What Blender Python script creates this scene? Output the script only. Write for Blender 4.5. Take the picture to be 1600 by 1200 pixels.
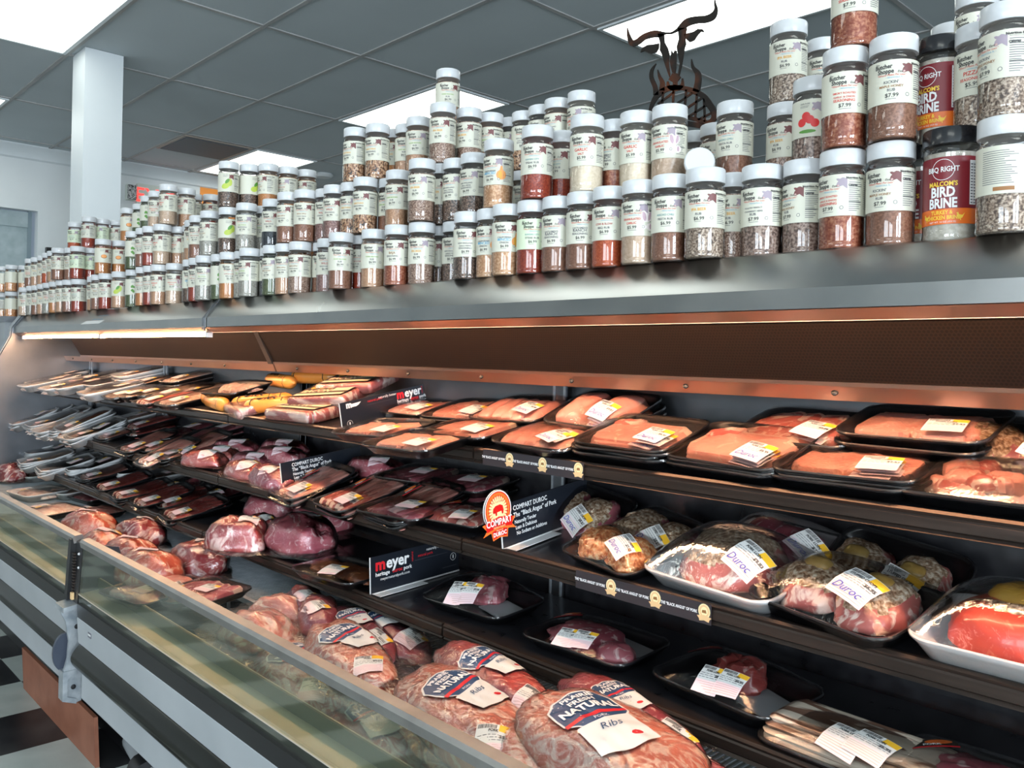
import bpy, bmesh, math, random
from mathutils import Vector, Matrix, noise
from mathutils.bvhtree import BVHTree
random.seed(7)
R_ = math.radians
PI = math.pi
CAM_H = 1.27          # camera height above the floor; everything is laid out from the camera's eye, then lifted
for o in list(bpy.data.objects): bpy.data.objects.remove(o)
S = bpy.context.scene
COL = S.collection

# ------------------------------------------------------------------ camera, world, exposure, big lights
YAW, PITCH, ROLL = 8.24405366e-01, 2.60010148e-03, 2.04640132e-02
FPX, PX, PY = 1309.36, 760.32, 555.82
_f = Vector((-math.sin(YAW)*math.cos(PITCH), math.cos(YAW)*math.cos(PITCH), math.sin(PITCH)))
_r = _f.cross(Vector((0, 0, 1))).normalized()
_u = _r.cross(_f)
CR = _r*math.cos(ROLL)+_u*math.sin(ROLL)
CU = -_r*math.sin(ROLL)+_u*math.cos(ROLL)
cd = bpy.data.cameras.new('camera'); cam = bpy.data.objects.new('camera', cd); COL.objects.link(cam)
cam.matrix_world = Matrix(((CR.x, CU.x, -_f.x, 0), (CR.y, CU.y, -_f.y, 0), (CR.z, CU.z, -_f.z, CAM_H), (0, 0, 0, 1)))
cd.sensor_width = 36; cd.lens = FPX/1600*36
cd.shift_x = (800-PX)/1600; cd.shift_y = (PY-600)/1600
cd.clip_start = 0.05; cd.clip_end = 60
S.camera = cam
S.view_settings.view_transform = 'Standard'; S.view_settings.look = 'None'
S.view_settings.gamma = 1; S.view_settings.use_curve_mapping = False
S.view_settings.exposure = -0.10
W = bpy.data.worlds.new('daylight'); S.world = W; W.use_nodes = True
W.node_tree.nodes['Background'].inputs[0].default_value = (0.62, 0.78, 1.0, 1)
W.node_tree.nodes['Background'].inputs[1].default_value = 0.55
def area(name, loc, rot, sx, sy, power, col):
    l = bpy.data.lights.new(name, 'AREA'); l.shape = 'RECTANGLE'; l.size = sx; l.size_y = sy; l.energy = power; l.color = col
    o = bpy.data.objects.new(name, l); COL.objects.link(o); o.location = loc; o.rotation_euler = rot; return o
# daylight falling through the two shop windows in the right hand wall
for k, yy in enumerate((-2.6, -1.1)):
    area('window_daylight', (4.9, yy, 0.35+CAM_H), (0, R_(90), 0), 1.9, 1.0, 235, (0.80, 0.91, 1.0))

# added daylight fill behind the camera, to its right, through made-up front windows
for xx in (.1, 3.1):
    area('window_daylight', (xx, -5.95, 0.35+CAM_H), (R_(90), 0, 0), 2.3, 1.9, 150, (0.84, 0.93, 1.0))

def ray(px, py): return _f+CR*((px-PX)/FPX)-CU*((py-PY)/FPX)
def at_y(px, py, Y): d = ray(px, py); return d*(Y/d.y)
def at_z(px, py, Z): d = ray(px, py); return d*(Z/d.z)
def at_x(px, py, X): d = ray(px, py); return d*(X/d.x)

# ------------------------------------------------------------------ materials
MATS = {}
def newmat(name):
    m = bpy.data.materials.new(name); m.use_nodes = True
    MATS[name] = m
    return m, m.node_tree, m.node_tree.nodes['Principled BSDF']
def setp(b, rough=.5, metal=0, coat=0, spec=None):
    b.inputs['Roughness'].default_value = rough; b.inputs['Metallic'].default_value = metal
    b.inputs['Coat Weight'].default_value = coat; b.inputs['Coat Roughness'].default_value = .06
    if spec is not None: b.inputs['Specular IOR Level'].default_value = spec
def c4(c): return (c[0], c[1], c[2], 1)
def lin(h):
    h = h.lstrip('#'); v = [int(h[i:i+2], 16)/255 for i in (0, 2, 4)]
    return tuple((x/12.92 if x <= .04045 else ((x+.055)/1.055)**2.4) for x in v)
def flat(name, col, rough=.5, metal=0, coat=0, spec=None):
    m, nt, b = newmat(name); b.inputs['Base Color'].default_value = c4(col); setp(b, rough, metal, coat, spec); return m
def noisy(name, stops, scale=20, rough=.5, metal=0, coat=0, bump=0, detail=4, dist=0, stretch=(1, 1, 1), bscale=None, spec=None, rvar=0):
    m, nt, b = newmat(name); N = nt.nodes; L = nt.links
    tc = N.new('ShaderNodeTexCoord'); mp = N.new('ShaderNodeMapping'); mp.inputs['Scale'].default_value = stretch
    L.new(tc.outputs['Object'], mp.inputs[0])
    n = N.new('ShaderNodeTexNoise'); n.inputs['Scale'].default_value = scale; n.inputs['Detail'].default_value = detail; n.inputs['Distortion'].default_value = dist
    L.new(mp.outputs[0], n.inputs['Vector'])
    r = N.new('ShaderNodeValToRGB'); e = r.color_ramp.elements
    while len(e) < len(stops): e.new(.5)
    for i, (p, c) in enumerate(stops): e[i].position = p; e[i].color = c4(c)
    L.new(n.outputs['Fac'], r.inputs[0]); L.new(r.outputs[0], b.inputs['Base Color'])
    setp(b, rough, metal, coat, spec)
    if bump:
        n2 = n
        if bscale:
            n2 = N.new('ShaderNodeTexNoise'); n2.inputs['Scale'].default_value = bscale; n2.inputs['Detail'].default_value = 3; L.new(mp.outputs[0], n2.inputs['Vector'])
        bp = N.new('ShaderNodeBump'); bp.inputs['Strength'].default_value = bump; bp.inputs['Distance'].default_value = .004
        L.new(n2.outputs['Fac'], bp.inputs['Height']); L.new(bp.outputs[0], b.inputs['Normal'])
    if rvar:
        mr = N.new('ShaderNodeMapRange'); mr.inputs['To Min'].default_value = max(0, rough-rvar); mr.inputs['To Max'].default_value = rough+rvar
        L.new(n.outputs['Fac'], mr.inputs[0]); L.new(mr.outputs[0], b.inputs['Roughness'])
    return m
def meat(name, base, dark, fat, lo=.56, hi=.62, vs=26, dist=2.2, rough=.35, coat=.35, stretch=(1, 1, 1), bump=.35):
    m, nt, b = newmat(name); N = nt.nodes; L = nt.links
    tc = N.new('ShaderNodeTexCoord'); mp = N.new('ShaderNodeMapping'); mp.inputs['Scale'].default_value = stretch
    oi = N.new('ShaderNodeObjectInfo'); cx = N.new('ShaderNodeCombineXYZ'); mu = N.new('ShaderNodeMath'); mu.operation = 'MULTIPLY'; mu.inputs[1].default_value = 9
    L.new(oi.outputs['Random'], mu.inputs[0]); L.new(mu.outputs[0], cx.inputs[0]); L.new(mu.outputs[0], cx.inputs[2]); L.new(cx.outputs[0], mp.inputs['Location'])
    L.new(tc.outputs['Object'], mp.inputs[0])
    n1 = N.new('ShaderNodeTexNoise'); n1.inputs['Scale'].default_value = 14; n1.inputs['Detail'].default_value = 3; L.new(mp.outputs[0], n1.inputs['Vector'])
    mx = N.new('ShaderNodeMix'); mx.data_type = 'RGBA'; mx.inputs[6].default_value = c4(base); mx.inputs[7].default_value = c4(dark)
    rp = N.new('ShaderNodeValToRGB'); rp.color_ramp.elements[0].position = .38; rp.color_ramp.elements[1].position = .66
    L.new(n1.outputs['Fac'], rp.inputs[0]); L.new(rp.outputs[0], mx.inputs[0])
    n2 = N.new('ShaderNodeTexNoise'); n2.inputs['Scale'].default_value = vs; n2.inputs['Detail'].default_value = 5; n2.inputs['Distortion'].default_value = dist; L.new(mp.outputs[0], n2.inputs['Vector'])
    r2 = N.new('ShaderNodeValToRGB'); r2.color_ramp.elements[0].position = lo; r2.color_ramp.elements[1].position = hi
    L.new(n2.outputs['Fac'], r2.inputs[0])
    m2 = N.new('ShaderNodeMix'); m2.data_type = 'RGBA'; m2.inputs[7].default_value = c4(fat)
    L.new(mx.outputs[2], m2.inputs[6]); L.new(r2.outputs[0], m2.inputs[0]); L.new(m2.outputs[2], b.inputs['Base Color'])
    setp(b, rough, 0, coat)
    bp = N.new('ShaderNodeBump'); bp.inputs['Strength'].default_value = bump; bp.inputs['Distance'].default_value = .003
    L.new(n2.outputs['Fac'], bp.inputs['Height']); L.new(bp.outputs[0], b.inputs['Normal'])
    return m
def clear(name, tint=(1, 1, 1), base=.04, rough=.06, crinkle=0, bscale=60, haze=0, hcol=(1, 1, 1), gmul=1.0):
    m, nt, b = newmat(name); N = nt.nodes; L = nt.links; N.remove(b)
    out = [x for x in N if x.type == 'OUTPUT_MATERIAL'][0]
    t = N.new('ShaderNodeBsdfTransparent'); t.inputs[0].default_value = c4(tint)
    g = N.new('ShaderNodeBsdfGlossy'); g.inputs['Roughness'].default_value = rough; g.inputs[0].default_value = (1, 1, 1, 1)
    fr = N.new('ShaderNodeFresnel'); fr.inputs[0].default_value = 1.45
    ad = N.new('ShaderNodeMath'); ad.operation = 'MULTIPLY_ADD'; ad.inputs[1].default_value = gmul; ad.inputs[2].default_value = base; ad.use_clamp = True
    L.new(fr.outputs[0], ad.inputs[0])
    mx = N.new('ShaderNodeMixShader'); L.new(ad.outputs[0], mx.inputs[0]); L.new(t.outputs[0], mx.inputs[1]); L.new(g.outputs[0], mx.inputs[2])
    if crinkle:
        tc = N.new('ShaderNodeTexCoord'); n = N.new('ShaderNodeTexNoise'); n.inputs['Scale'].default_value = bscale; n.inputs['Detail'].default_value = 3; n.inputs['Distortion'].default_value = 1.5
        L.new(tc.outputs['Object'], n.inputs['Vector'])
        bp = N.new('ShaderNodeBump'); bp.inputs['Strength'].default_value = crinkle; bp.inputs['Distance'].default_value = .004
        L.new(n.outputs['Fac'], bp.inputs['Height']); L.new(bp.outputs[0], g.inputs['Normal']); L.new(bp.outputs[0], fr.inputs['Normal'])
    last = mx
    if haze:
        d = N.new('ShaderNodeBsdfDiffuse'); d.inputs[0].default_value = c4(hcol)
        m2 = N.new('ShaderNodeMixShader'); m2.inputs[0].default_value = haze; L.new(mx.outputs[0], m2.inputs[1]); L.new(d.outputs[0], m2.inputs[2]); last = m2
    L.new(last.outputs[0], out.inputs[0]); return m
def emis(name, col, strength):
    m, nt, b = newmat(name); b.inputs['Base Color'].default_value = c4(col)
    b.inputs['Emission Color'].default_value = c4(col); b.inputs['Emission Strength'].default_value = strength; setp(b, .4); return m

flat('paper', (.62, .605, .50), .45, coat=.15)
flat('paper_green', (.62, .69, .50), .45, coat=.15)
flat('white_paper', (.70, .70, .68), .5)
flat('ink', (.02, .02, .025), .5)
flat('ink_grey', (.12, .12, .14), .5)
flat('ink_red', (.62, .04, .03), .5)
flat('ink_darkred', (.38, .02, .03), .5)
flat('ink_gold', (.75, .38, .05), .5)
flat('ink_green', (.22, .42, .06), .5)
flat('ink_blue', (.12, .38, .58), .5)
flat('ink_teal', (.12, .30, .32), .5)
flat('ink_brown', (.30, .13, .04), .5)
flat('ink_penblue', (.06, .07, .45), .5)
flat('cow_brown', (.17, .055, .055), .5)
flat('cow_light', (.55, .36, .33), .5)
flat('cow_grey', (.34, .28, .33), .5)
flat('onion_orange', (.80, .33, .10), .5)
flat('garlic_white', (.80, .72, .70), .5)
flat('garlic_purple', (.48, .33, .38), .5)
flat('lime_green', (.45, .55, .08), .5)
flat('herb_green', (.10, .28, .04), .5)
flat('cherry_red', (.65, .03, .03), .4)
flat('maroon', (.20, .010, .018), .4, coat=.2)
flat('brine_orange', (.80, .16, .02), .4, coat=.2)
flat('yellow', (.90, .60, .06), .5)
flat('white_ink', (.85, .85, .85), .5)
flat('sticker_pink', (.80, .62, .66), .5)
flat('sticker_orange', (.90, .50, .03), .5)
flat('label_navy', (.025, .07, .16), .4, coat=.3)
flat('label_red', (.65, .02, .03), .4)
flat('sign_black', (.010, .013, .020), .35)
flat('sign_edge', (.75, .75, .75), .5)
flat('strip_black', (.030, .024, .028), .5)
flat('badge_orange', (.85, .18, .03), .4)
flat('badge_tan', (.75, .50, .25), .4)
flat('badge_cream', (.85, .72, .40), .4)
flat('badge_red', (.60, .01, .01), .4)
flat('knife_white', (.75, .75, .75), .4)
flat('lid_white', (.60, .61, .62), .30, coat=.2)
flat('lid_black', (.012, .012, .014), .22, coat=.4)
flat('black_foam', (.012, .012, .014), .34, coat=.35)
flat('white_foam', (.78, .79, .80), .35, coat=.2)
flat('black_plastic', (.014, .014, .015), .35)
noisy('shelf_black', [(.3, (.008, .008, .010)), (.8, (.022, .022, .026))], 30, .32, coat=.25, rvar=.12)
noisy('rail_dark', [(.3, (.030, .022, .018)), (.7, (.060, .042, .034))], 18, .35, metal=.6, stretch=(.2, 4, 4), rvar=.1)
noisy('steel', [(.3, (.33, .34, .335)), (.7, (.40, .40, .39))], 9, .30, metal=1, detail=8, stretch=(1, 1, 1), rvar=.06)
noisy('steel_dull', [(.3, (.20, .21, .23)), (.7, (.27, .28, .30))], 5, .42, metal=1, detail=5, rvar=.1)
noisy('glow_tinted_steel', [(.3, (.42, .27, .21)), (.7, (.50, .34, .27))], 5, .34, metal=1, detail=3, stretch=(1, .3, .3), rvar=.05)  # warm light reflected off the trays below is put into this steel's colour
noisy('alu_rail', [(.3, (.30, .29, .28)), (.7, (.40, .39, .37))], 14, .42, metal=.8, rvar=.1)
noisy('bumper_grey', [(.3, (.31, .33, .345)), (.75, (.38, .40, .415))], 4, .45)
noisy('dark_bumper', [(.35, (.006, .0065, .005)), (.7, (.014, .015, .012))], 8, .25, coat=.0, spec=.25, stretch=(.3, 3, 3))
flat('ledge', (.62, .56, .46), .4, metal=.3)
flat('inner_wall', (.10, .11, .085), .35)
noisy('wire_grey', [(.3, (.34, .38, .42)), (.7, (.5, .54, .58))], 30, .4)
noisy('board_wood', [(.3, (.20, .070, .038)), (.7, (.27, .105, .06))], 12, .55, detail=6)
noisy('bracket_metal', [(.3, (.30, .34, .38)), (.7, (.55, .58, .6))], 30, .4, metal=.6)
flat('bracket_cap', (.05, .06, .085), .35)
noisy('wall_paint', [(.3, (.68, .71, .72)), (.7, (.73, .755, .76))], 2.5, .6)
noisy('column_paint', [(.3, (.66, .70, .72)), (.7, (.71, .745, .76))], 2.5, .38, bump=.03)
noisy('ceiling_tile', [(.3, (.50, .55, .575)), (.7, (.56, .61, .635))], 1.2, .85, detail=3)
noisy('ceiling_grid', [(.3, (.36, .36, .36)), (.7, (.46, .45, .44))], 5, .6)
noisy('galvanised', [(.3, (.34, .42, .44)), (.7, (.48, .56, .58))], 9, .45, metal=.5, detail=8)
flat('door_frame', (.20, .26, .29), .5)
flat('vent_dark', (.10, .115, .135), .6)
flat('vent_rim', (.42, .35, .30), .5)
flat('rust_metal', (.055, .03, .022), .5, metal=.5)
noisy('cut_metal', [(.52, (.022, .018, .016)), (.72, (.20, .055, .02))], 7, .42, metal=.7)
flat('orange_poster', (.85, .28, .03), .5)
flat('exit_box', (.62, .66, .60), .5)
emis('exit_red', (1.0, .06, .05), 1.6)
noisy('speckle', [(.45, (.55, .55, .55)), (.55, (.05, .05, .05))], 90, .6)
emis('diffuser', (.95, 1.0, .94), 4.2)
emis('warm_tube', (1.0, .57, .31), 105)
clear('jar_plastic', (.97, .97, .97), .03, .04, gmul=.9)
clear('film', (.98, .98, .98), .015, .10, crinkle=.30, bscale=45, gmul=.75)
clear('vac_film', (.98, .97, .98), .05, .17, crinkle=1.0, bscale=48, gmul=1.0)
clear('loose_film', (.95, .95, .95), .06, .16, crinkle=.9, bscale=60, haze=.10, hcol=(.9, .88, .86))
clear('front_glass', (.70, .75, .66), .015, .05, gmul=.20, haze=.035, hcol=(.5, .55, .45))
# spice contents
def spice(name, a, b_, c_, scale, rough=.75): noisy(name, [(.36, a), (.5, b_), (.64, c_)], scale, rough, detail=2, bump=.08)
spice('sp_ipa', (.12, .065, .045), (.33, .20, .145), (.62, .48, .38), 360)
spice('sp_coarse', (.09, .055, .04), (.36, .26, .19), (.68, .57, .46), 300)
spice('sp_red', (.20, .018, .008), (.30, .035, .012), (.42, .07, .02), 320)
spice('sp_redorange', (.38, .055, .012), (.47, .085, .02), (.58, .14, .04), 320)
spice('sp_brown', (.20, .085, .045), (.28, .13, .08), (.36, .18, .11), 300)
spice('sp_tan', (.42, .24, .14), (.52, .31, .19), (.62, .40, .26), 300)
spice('sp_cream', (.66, .56, .42), (.72, .62, .48), (.78, .68, .55), 200)
spice('sp_beige', (.52, .37, .26), (.58, .43, .31), (.64, .49, .37), 200)
spice('sp_onion', (.45, .24, .12), (.58, .34, .19), (.72, .50, .32), 240)
spice('sp_speckle', (.02, .02, .02), (.42, .20, .10), (.70, .52, .34), 190)
spice('sp_pepper', (.03, .02, .015), (.14, .085, .06), (.34, .23, .17), 280)
spice('sp_purple', (.16, .075, .06), (.28, .15, .13), (.42, .27, .23), 280)
spice('sp_grey', (.24, .22, .18), (.38, .36, .31), (.50, .48, .43), 260)
spice('sp_black', (.012, .014, .018), (.03, .035, .045), (.07, .08, .09), 260)
spice('sp_green', (.05, .07, .025), (.10, .13, .055), (.18, .20, .10), 280)
spice('sp_orange', (.42, .17, .05), (.50, .22, .07), (.58, .28, .11), 300)
spice('sp_orangeflake', (.50, .20, .07), (.66, .34, .16), (.80, .52, .30), 170)
spice('sp_garlon', (.24, .045, .015), (.34, .10, .05), (.50, .22, .12), 240)
spice('sp_herb', (.10, .06, .045), (.29, .19, .15), (.50, .38, .31), 250)
spice('sp_brine', (.50, .46, .38), (.60, .56, .48), (.68, .64, .57), 150)
# meats
meat('pork_pink', (.86, .44, .37), (.76, .30, .25), (.90, .62, .52), .60, .66, 40, 1.2)
meat('pork_thin', (.87, .45, .36), (.78, .32, .25), (.90, .60, .50), .56, .70, 70, 1.6, bump=.9)
meat('pork_fatty', (.62, .20, .17), (.45, .09, .08), (.86, .66, .58), .50, .58, 18, 2.5)
meat('pork_purple', (.55, .17, .20), (.40, .085, .12), (.78, .55, .54), .57, .65, 20, 2.8)
meat('butt', (.52, .10, .10), (.36, .04, .05), (.85, .62, .56), .50, .60, 14, 3.2, coat=.5)
meat('butt_bright', (.78, .22, .14), (.62, .10, .06), (.90, .62, .48), .50, .60, 13, 3.2, coat=.5)
meat('rib', (.82, .33, .24), (.66, .18, .13), (.94, .74, .64), .46, .60, 26, 2.6, stretch=(.8, 1.3, 1), coat=.6, bump=.7)
meat('rib_red', (.74, .24, .21), (.58, .11, .11), (.90, .62, .56), .56, .66, 18, 2.6, stretch=(.6, 1.5, 1), coat=.6, bump=.6)
meat('dark_red', (.56, .14, .12), (.38, .06, .055), (.74, .46, .40), .58, .66, 22, 2.8)
meat('bright_red', (.62, .06, .03), (.45, .03, .02), (.75, .30, .18), .60, .70, 22, 2)
meat('pale_meat', (.80, .56, .47), (.66, .38, .30), (.88, .74, .64), .48, .60, 22, 2)
meat('bacon', (.52, .17, .15), (.36, .10, .10), (.80, .62, .54), .52, .60, 16, 1.4, stretch=(.35, 2.4, 1))
meat('bacon_grey', (.20, .11, .075), (.12, .06, .04), (.62, .53, .43), .46, .54, 15, 1.6, stretch=(.35, 2.2, 1))
meat('smoked', (.22, .07, .025), (.10, .03, .015), (.42, .18, .08), .56, .66, 22, 2)
noisy('crumb', [(.34, (.20, .10, .05)), (.5, (.50, .34, .22)), (.66, (.80, .70, .56))], 150, .8, bump=1.0, detail=5)
noisy('crumb_orange', [(.34, (.45, .10, .03)), (.5, (.75, .28, .10)), (.66, (.85, .55, .30))], 110, .7, bump=1.0, detail=5)
noisy('apple', [(.35, (.42, .26, .07)), (.65, (.62, .42, .14))], 25, .35, coat=.4)
noisy('yellow_cheese', [(.35, (.75, .36, .03)), (.65, (.85, .50, .08))], 25, .4, coat=.3)
flat('fat', (.86, .66, .56), .35, coat=.3)
flat('bone', (.82, .74, .66), .5)
noisy('tube_orange', [(.3, (.80, .27, .04)), (.7, (.88, .35, .07))], 15, .32, coat=.4)
flat('pack_cream', (.80, .66, .42), .35, coat=.3)
flat('pack_dark', (.03, .025, .02), .5)
flat('dry_pad', (.42, .44, .46), .6)

def hexmat():
    m, nt, b = newmat('honeycomb'); N = nt.nodes; L = nt.links
    tc = N.new('ShaderNodeTexCoord'); sp = N.new('ShaderNodeSeparateXYZ'); L.new(tc.outputs['Object'], sp.inputs[0])
    def mth(op, a, b2=None, c=None):
        n = N.new('ShaderNodeMath'); n.operation = op
        for i, v in enumerate((a, b2, c)):
            if v is None: continue
            if isinstance(v, (int, float)): n.inputs[i].default_value = v
            else: L.new(v, n.inputs[i])
        return n.outputs[0]
    s = .0064
    u = mth('DIVIDE', sp.outputs['X'], s); v = mth('DIVIDE', sp.outputs['Z'], s*.80)
    row = mth('FLOOR', v); par = mth('MULTIPLY', mth('MODULO', mth('ABSOLUTE', row), 2), .5)
    fu = mth('SUBTRACT', mth('FRACT', mth('ADD', u, par)), .5); fv = mth('MULTIPLY', mth('SUBTRACT', mth('FRACT', v), .5), .87)
    d = mth('SQRT', mth('ADD', mth('MULTIPLY', fu, fu), mth('MULTIPLY', fv, fv)))
    hole = mth('LESS_THAN', d, .34)
    mx = N.new('ShaderNodeMix'); mx.data_type = 'RGBA'; mx.inputs[6].default_value = (.011, .0065, .005, 1); mx.inputs[7].default_value = (.004, .003, .003, 1)
    L.new(hole, mx.inputs[0]); L.new(mx.outputs[2], b.inputs['Base Color']); setp(b, .55, spec=.15)
hexmat()
def checker():
    m, nt, b = newmat('floor_tiles'); N = nt.nodes; L = nt.links
    tc = N.new('ShaderNodeTexCoord'); mp = N.new('ShaderNodeMapping'); L.new(tc.outputs['Object'], mp.inputs[0])
    mp.inputs['Location'].default_value = (3.5370/.3048+ .0, -.8885/.3048, .5)
    mp.inputs['Scale'].default_value = (1/.3048, 1/.3048, 1)
    ck = N.new('ShaderNodeTexChecker'); ck.inputs['Scale'].default_value = 1; L.new(mp.outputs[0], ck.inputs[0])
    n = N.new('ShaderNodeTexNoise'); n.inputs['Scale'].default_value = 6; n.inputs['Detail'].default_value = 8; L.new(tc.outputs['Object'], n.inputs['Vector'])
    a = N.new('ShaderNodeValToRGB'); a.color_ramp.elements[0].color = (.32, .36, .34, 1); a.color_ramp.elements[1].color = (.46, .50, .47, 1); a.color_ramp.elements[0].position = .3; a.color_ramp.elements[1].position = .7
    k = N.new('ShaderNodeValToRGB'); k.color_ramp.elements[0].color = (.008, .008, .010, 1); k.color_ramp.elements[1].color = (.05, .05, .05, 1); k.color_ramp.elements[0].position = .45; k.color_ramp.elements[1].position = .8
    L.new(n.outputs['Fac'], a.inputs[0]); L.new(n.outputs['Fac'], k.inputs[0])
    mx = N.new('ShaderNodeMix'); mx.data_type = 'RGBA'; L.new(ck.outputs['Fac'], mx.inputs[0]); L.new(a.outputs[0], mx.inputs[6]); L.new(k.outputs[0], mx.inputs[7])
    L.new(mx.outputs[2], b.inputs['Base Color']); setp(b, .35)
checker()

# ------------------------------------------------------------------ mesh helpers
class MB:
    def __init__(s): s.v = []; s.f = []; s.m = []; s.mats = []
    def mi(s, name):
        if name not in s.mats: s.mats.append(name)
        return s.mats.index(name)
    def add(s, vs, fs, mat, xf=None):
        k = len(s.v); i = s.mi(mat)
        s.v += [tuple(xf @ Vector(v)) if xf else tuple(v) for v in vs]
        s.f += [tuple(k+j for j in f) for f in fs]; s.m += [i]*len(fs); return s
    def box(s, x0, y0, z0, x1, y1, z1, mat, xf=None):
        v = [(x, y, z) for z in (z0, z1) for y in (y0, y1) for x in (x0, x1)]
        return s.add(v, [(0, 2, 3, 1), (4, 5, 7, 6), (0, 1, 5, 4), (2, 6, 7, 3), (0, 4, 6, 2), (1, 3, 7, 5)], mat, xf)
    def prism(s, prof, x0, x1, mat):      # closed outline (y,z) run along x
        n = len(prof); v = [(x0, p[0], p[1]) for p in prof]+[(x1, p[0], p[1]) for p in prof]
        f = [(i, (i+1) % n, n+(i+1) % n, n+i) for i in range(n)]+[tuple(range(n-1, -1, -1)), tuple(range(n, 2*n))]
        return s.add(v, f, mat)
    def sheet(s, line, t, x0, x1, mat):   # open polyline (y,z) given a thickness t
        up = []; dn = []
        for i, p in enumerate(line):
            a = Vector(line[max(i-1, 0)]); b = Vector(line[min(i+1, len(line)-1)]); d = (b-a).normalized(); n = Vector((-d.y, d.x))*t
            up.append(tuple(p)); dn.append((p[0]+n.x, p[1]+n.y))
        return s.prism(up+dn[::-1], x0, x1, mat)
    def lathe(s, prof, mat, n=32, xf=None, cap0=True, cap1=True):
        v = []; f = []
        for r, z in prof: v += [(r*math.cos(2*PI*i/n), r*math.sin(2*PI*i/n), z) for i in range(n)]
        for k in range(len(prof)-1):
            for i in range(n): j = (i+1) % n; f.append((k*n+i, k*n+j, (k+1)*n+j, (k+1)*n+i))
        if cap0 and prof[0][0] > 1e-6: f.append(tuple(range(n-1, -1, -1)))
        if cap1 and prof[-1][0] > 1e-6: f.append(tuple((len(prof)-1)*n+i for i in range(n)))
        return s.add(v, f, mat, xf)
    def tube(s, pts, r, mat, n=8):
        pts = [Vector(p) for p in pts]; v = []; f = []
        for i, p in enumerate(pts):
            d = (pts[min(i+1, len(pts)-1)]-pts[max(i-1, 0)]).normalized(); a = d.orthogonal().normalized(); b = d.cross(a)
            rr = r[i] if isinstance(r, (list, tuple)) else r
            v += [p+a*rr*math.cos(2*PI*k/n)+b*rr*math.sin(2*PI*k/n) for k in range(n)]
        for i in range(len(pts)-1):
            for k in range(n): j = (k+1) % n; f.append((i*n+k, i*n+j, (i+1)*n+j, (i+1)*n+k))
        f += [tuple(range(n-1, -1, -1)), tuple((len(pts)-1)*n+k for k in range(n))]
        return s.add(v, f, mat)
    def mesh(s, name, smooth=38):
        me = bpy.data.meshes.new(name); me.from_pydata([tuple(v) for v in s.v], [], s.f)
        for m in s.mats: me.materials.append(MATS[m])
        me.polygons.foreach_set('material_index', s.m)
        bm = bmesh.new(); bm.from_mesh(me)
        if smooth:
            bmesh.ops.recalc_face_normals(bm, faces=bm.faces)
            lim = R_(smooth)
            for f in bm.faces: f.smooth = True
            for e in bm.edges: e.smooth = not (len(e.link_faces) == 2 and e.calc_face_angle(0) > lim)
        bm.to_mesh(me); bm.free(); me.update(); return me
    def obj(s, name, parent=None, smooth=38, **k):
        return put(name, s.mesh(name, smooth), parent, **k)
ALL = []
def put(name, me, parent=None, loc=None, kind=None, label=None):
    o = bpy.data.objects.new(name, me); COL.objects.link(o)
    if parent: o.parent = parent
    if loc: o.location = loc
    if kind: o['kind'] = kind
    if label: o['label'] = label
    return o
def thing(name, label, cat, loc=(0, 0, 0), rotz=0, group=None):
    o = bpy.data.objects.new(name, None); COL.objects.link(o); o.empty_display_size = .05
    o.location = loc; o.rotation_euler = (0, 0, rotz); o['label'] = label; o['category'] = cat
    if group: o['group'] = group
    return o
def tag(o, label, cat, group=None):
    o['label'] = label; o['category'] = cat
    if group: o['group'] = group
    return o
_tc = {}
def text2d(s, size=.01, align='CENTER', shear=0, bold=0):
    k = (s, align, shear, bold)
    if k not in _tc:
        c = bpy.data.curves.new('t', 'FONT'); c.body = s; c.size = 1; c.align_x = align; c.shear = shear; c.offset = bold; c.resolution_u = 2; c.fill_mode = 'FRONT'
        o = bpy.data.objects.new('t', c); me = bpy.data.meshes.new_from_object(o)
        _tc[k] = ([(v.co.x, v.co.y) for v in me.vertices], [tuple(p.vertices) for p in me.polygons])
        bpy.data.objects.remove(o); bpy.data.curves.remove(c); bpy.data.meshes.remove(me)
    v, f = _tc[k]; return [(a*size, b*size) for a, b in v], f
def dense(pts, step):
    bm = bmesh.new(); vs = [bm.verts.new((p[0], p[1], 0)) for p in pts]; bm.faces.new(vs); bmesh.ops.triangulate(bm, faces=bm.faces[:])
    for _ in range(7):
        es = [e for e in bm.edges if e.calc_length() > step]
        if not es: break
        bmesh.ops.subdivide_edges(bm, edges=es, cuts=1); bmesh.ops.triangulate(bm, faces=bm.faces[:])
    bm.verts.index_update(); r = ([(v.co.x, v.co.y) for v in bm.verts], [tuple(v.index for v in f.verts) for f in bm.faces]); bm.free(); return r
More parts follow.
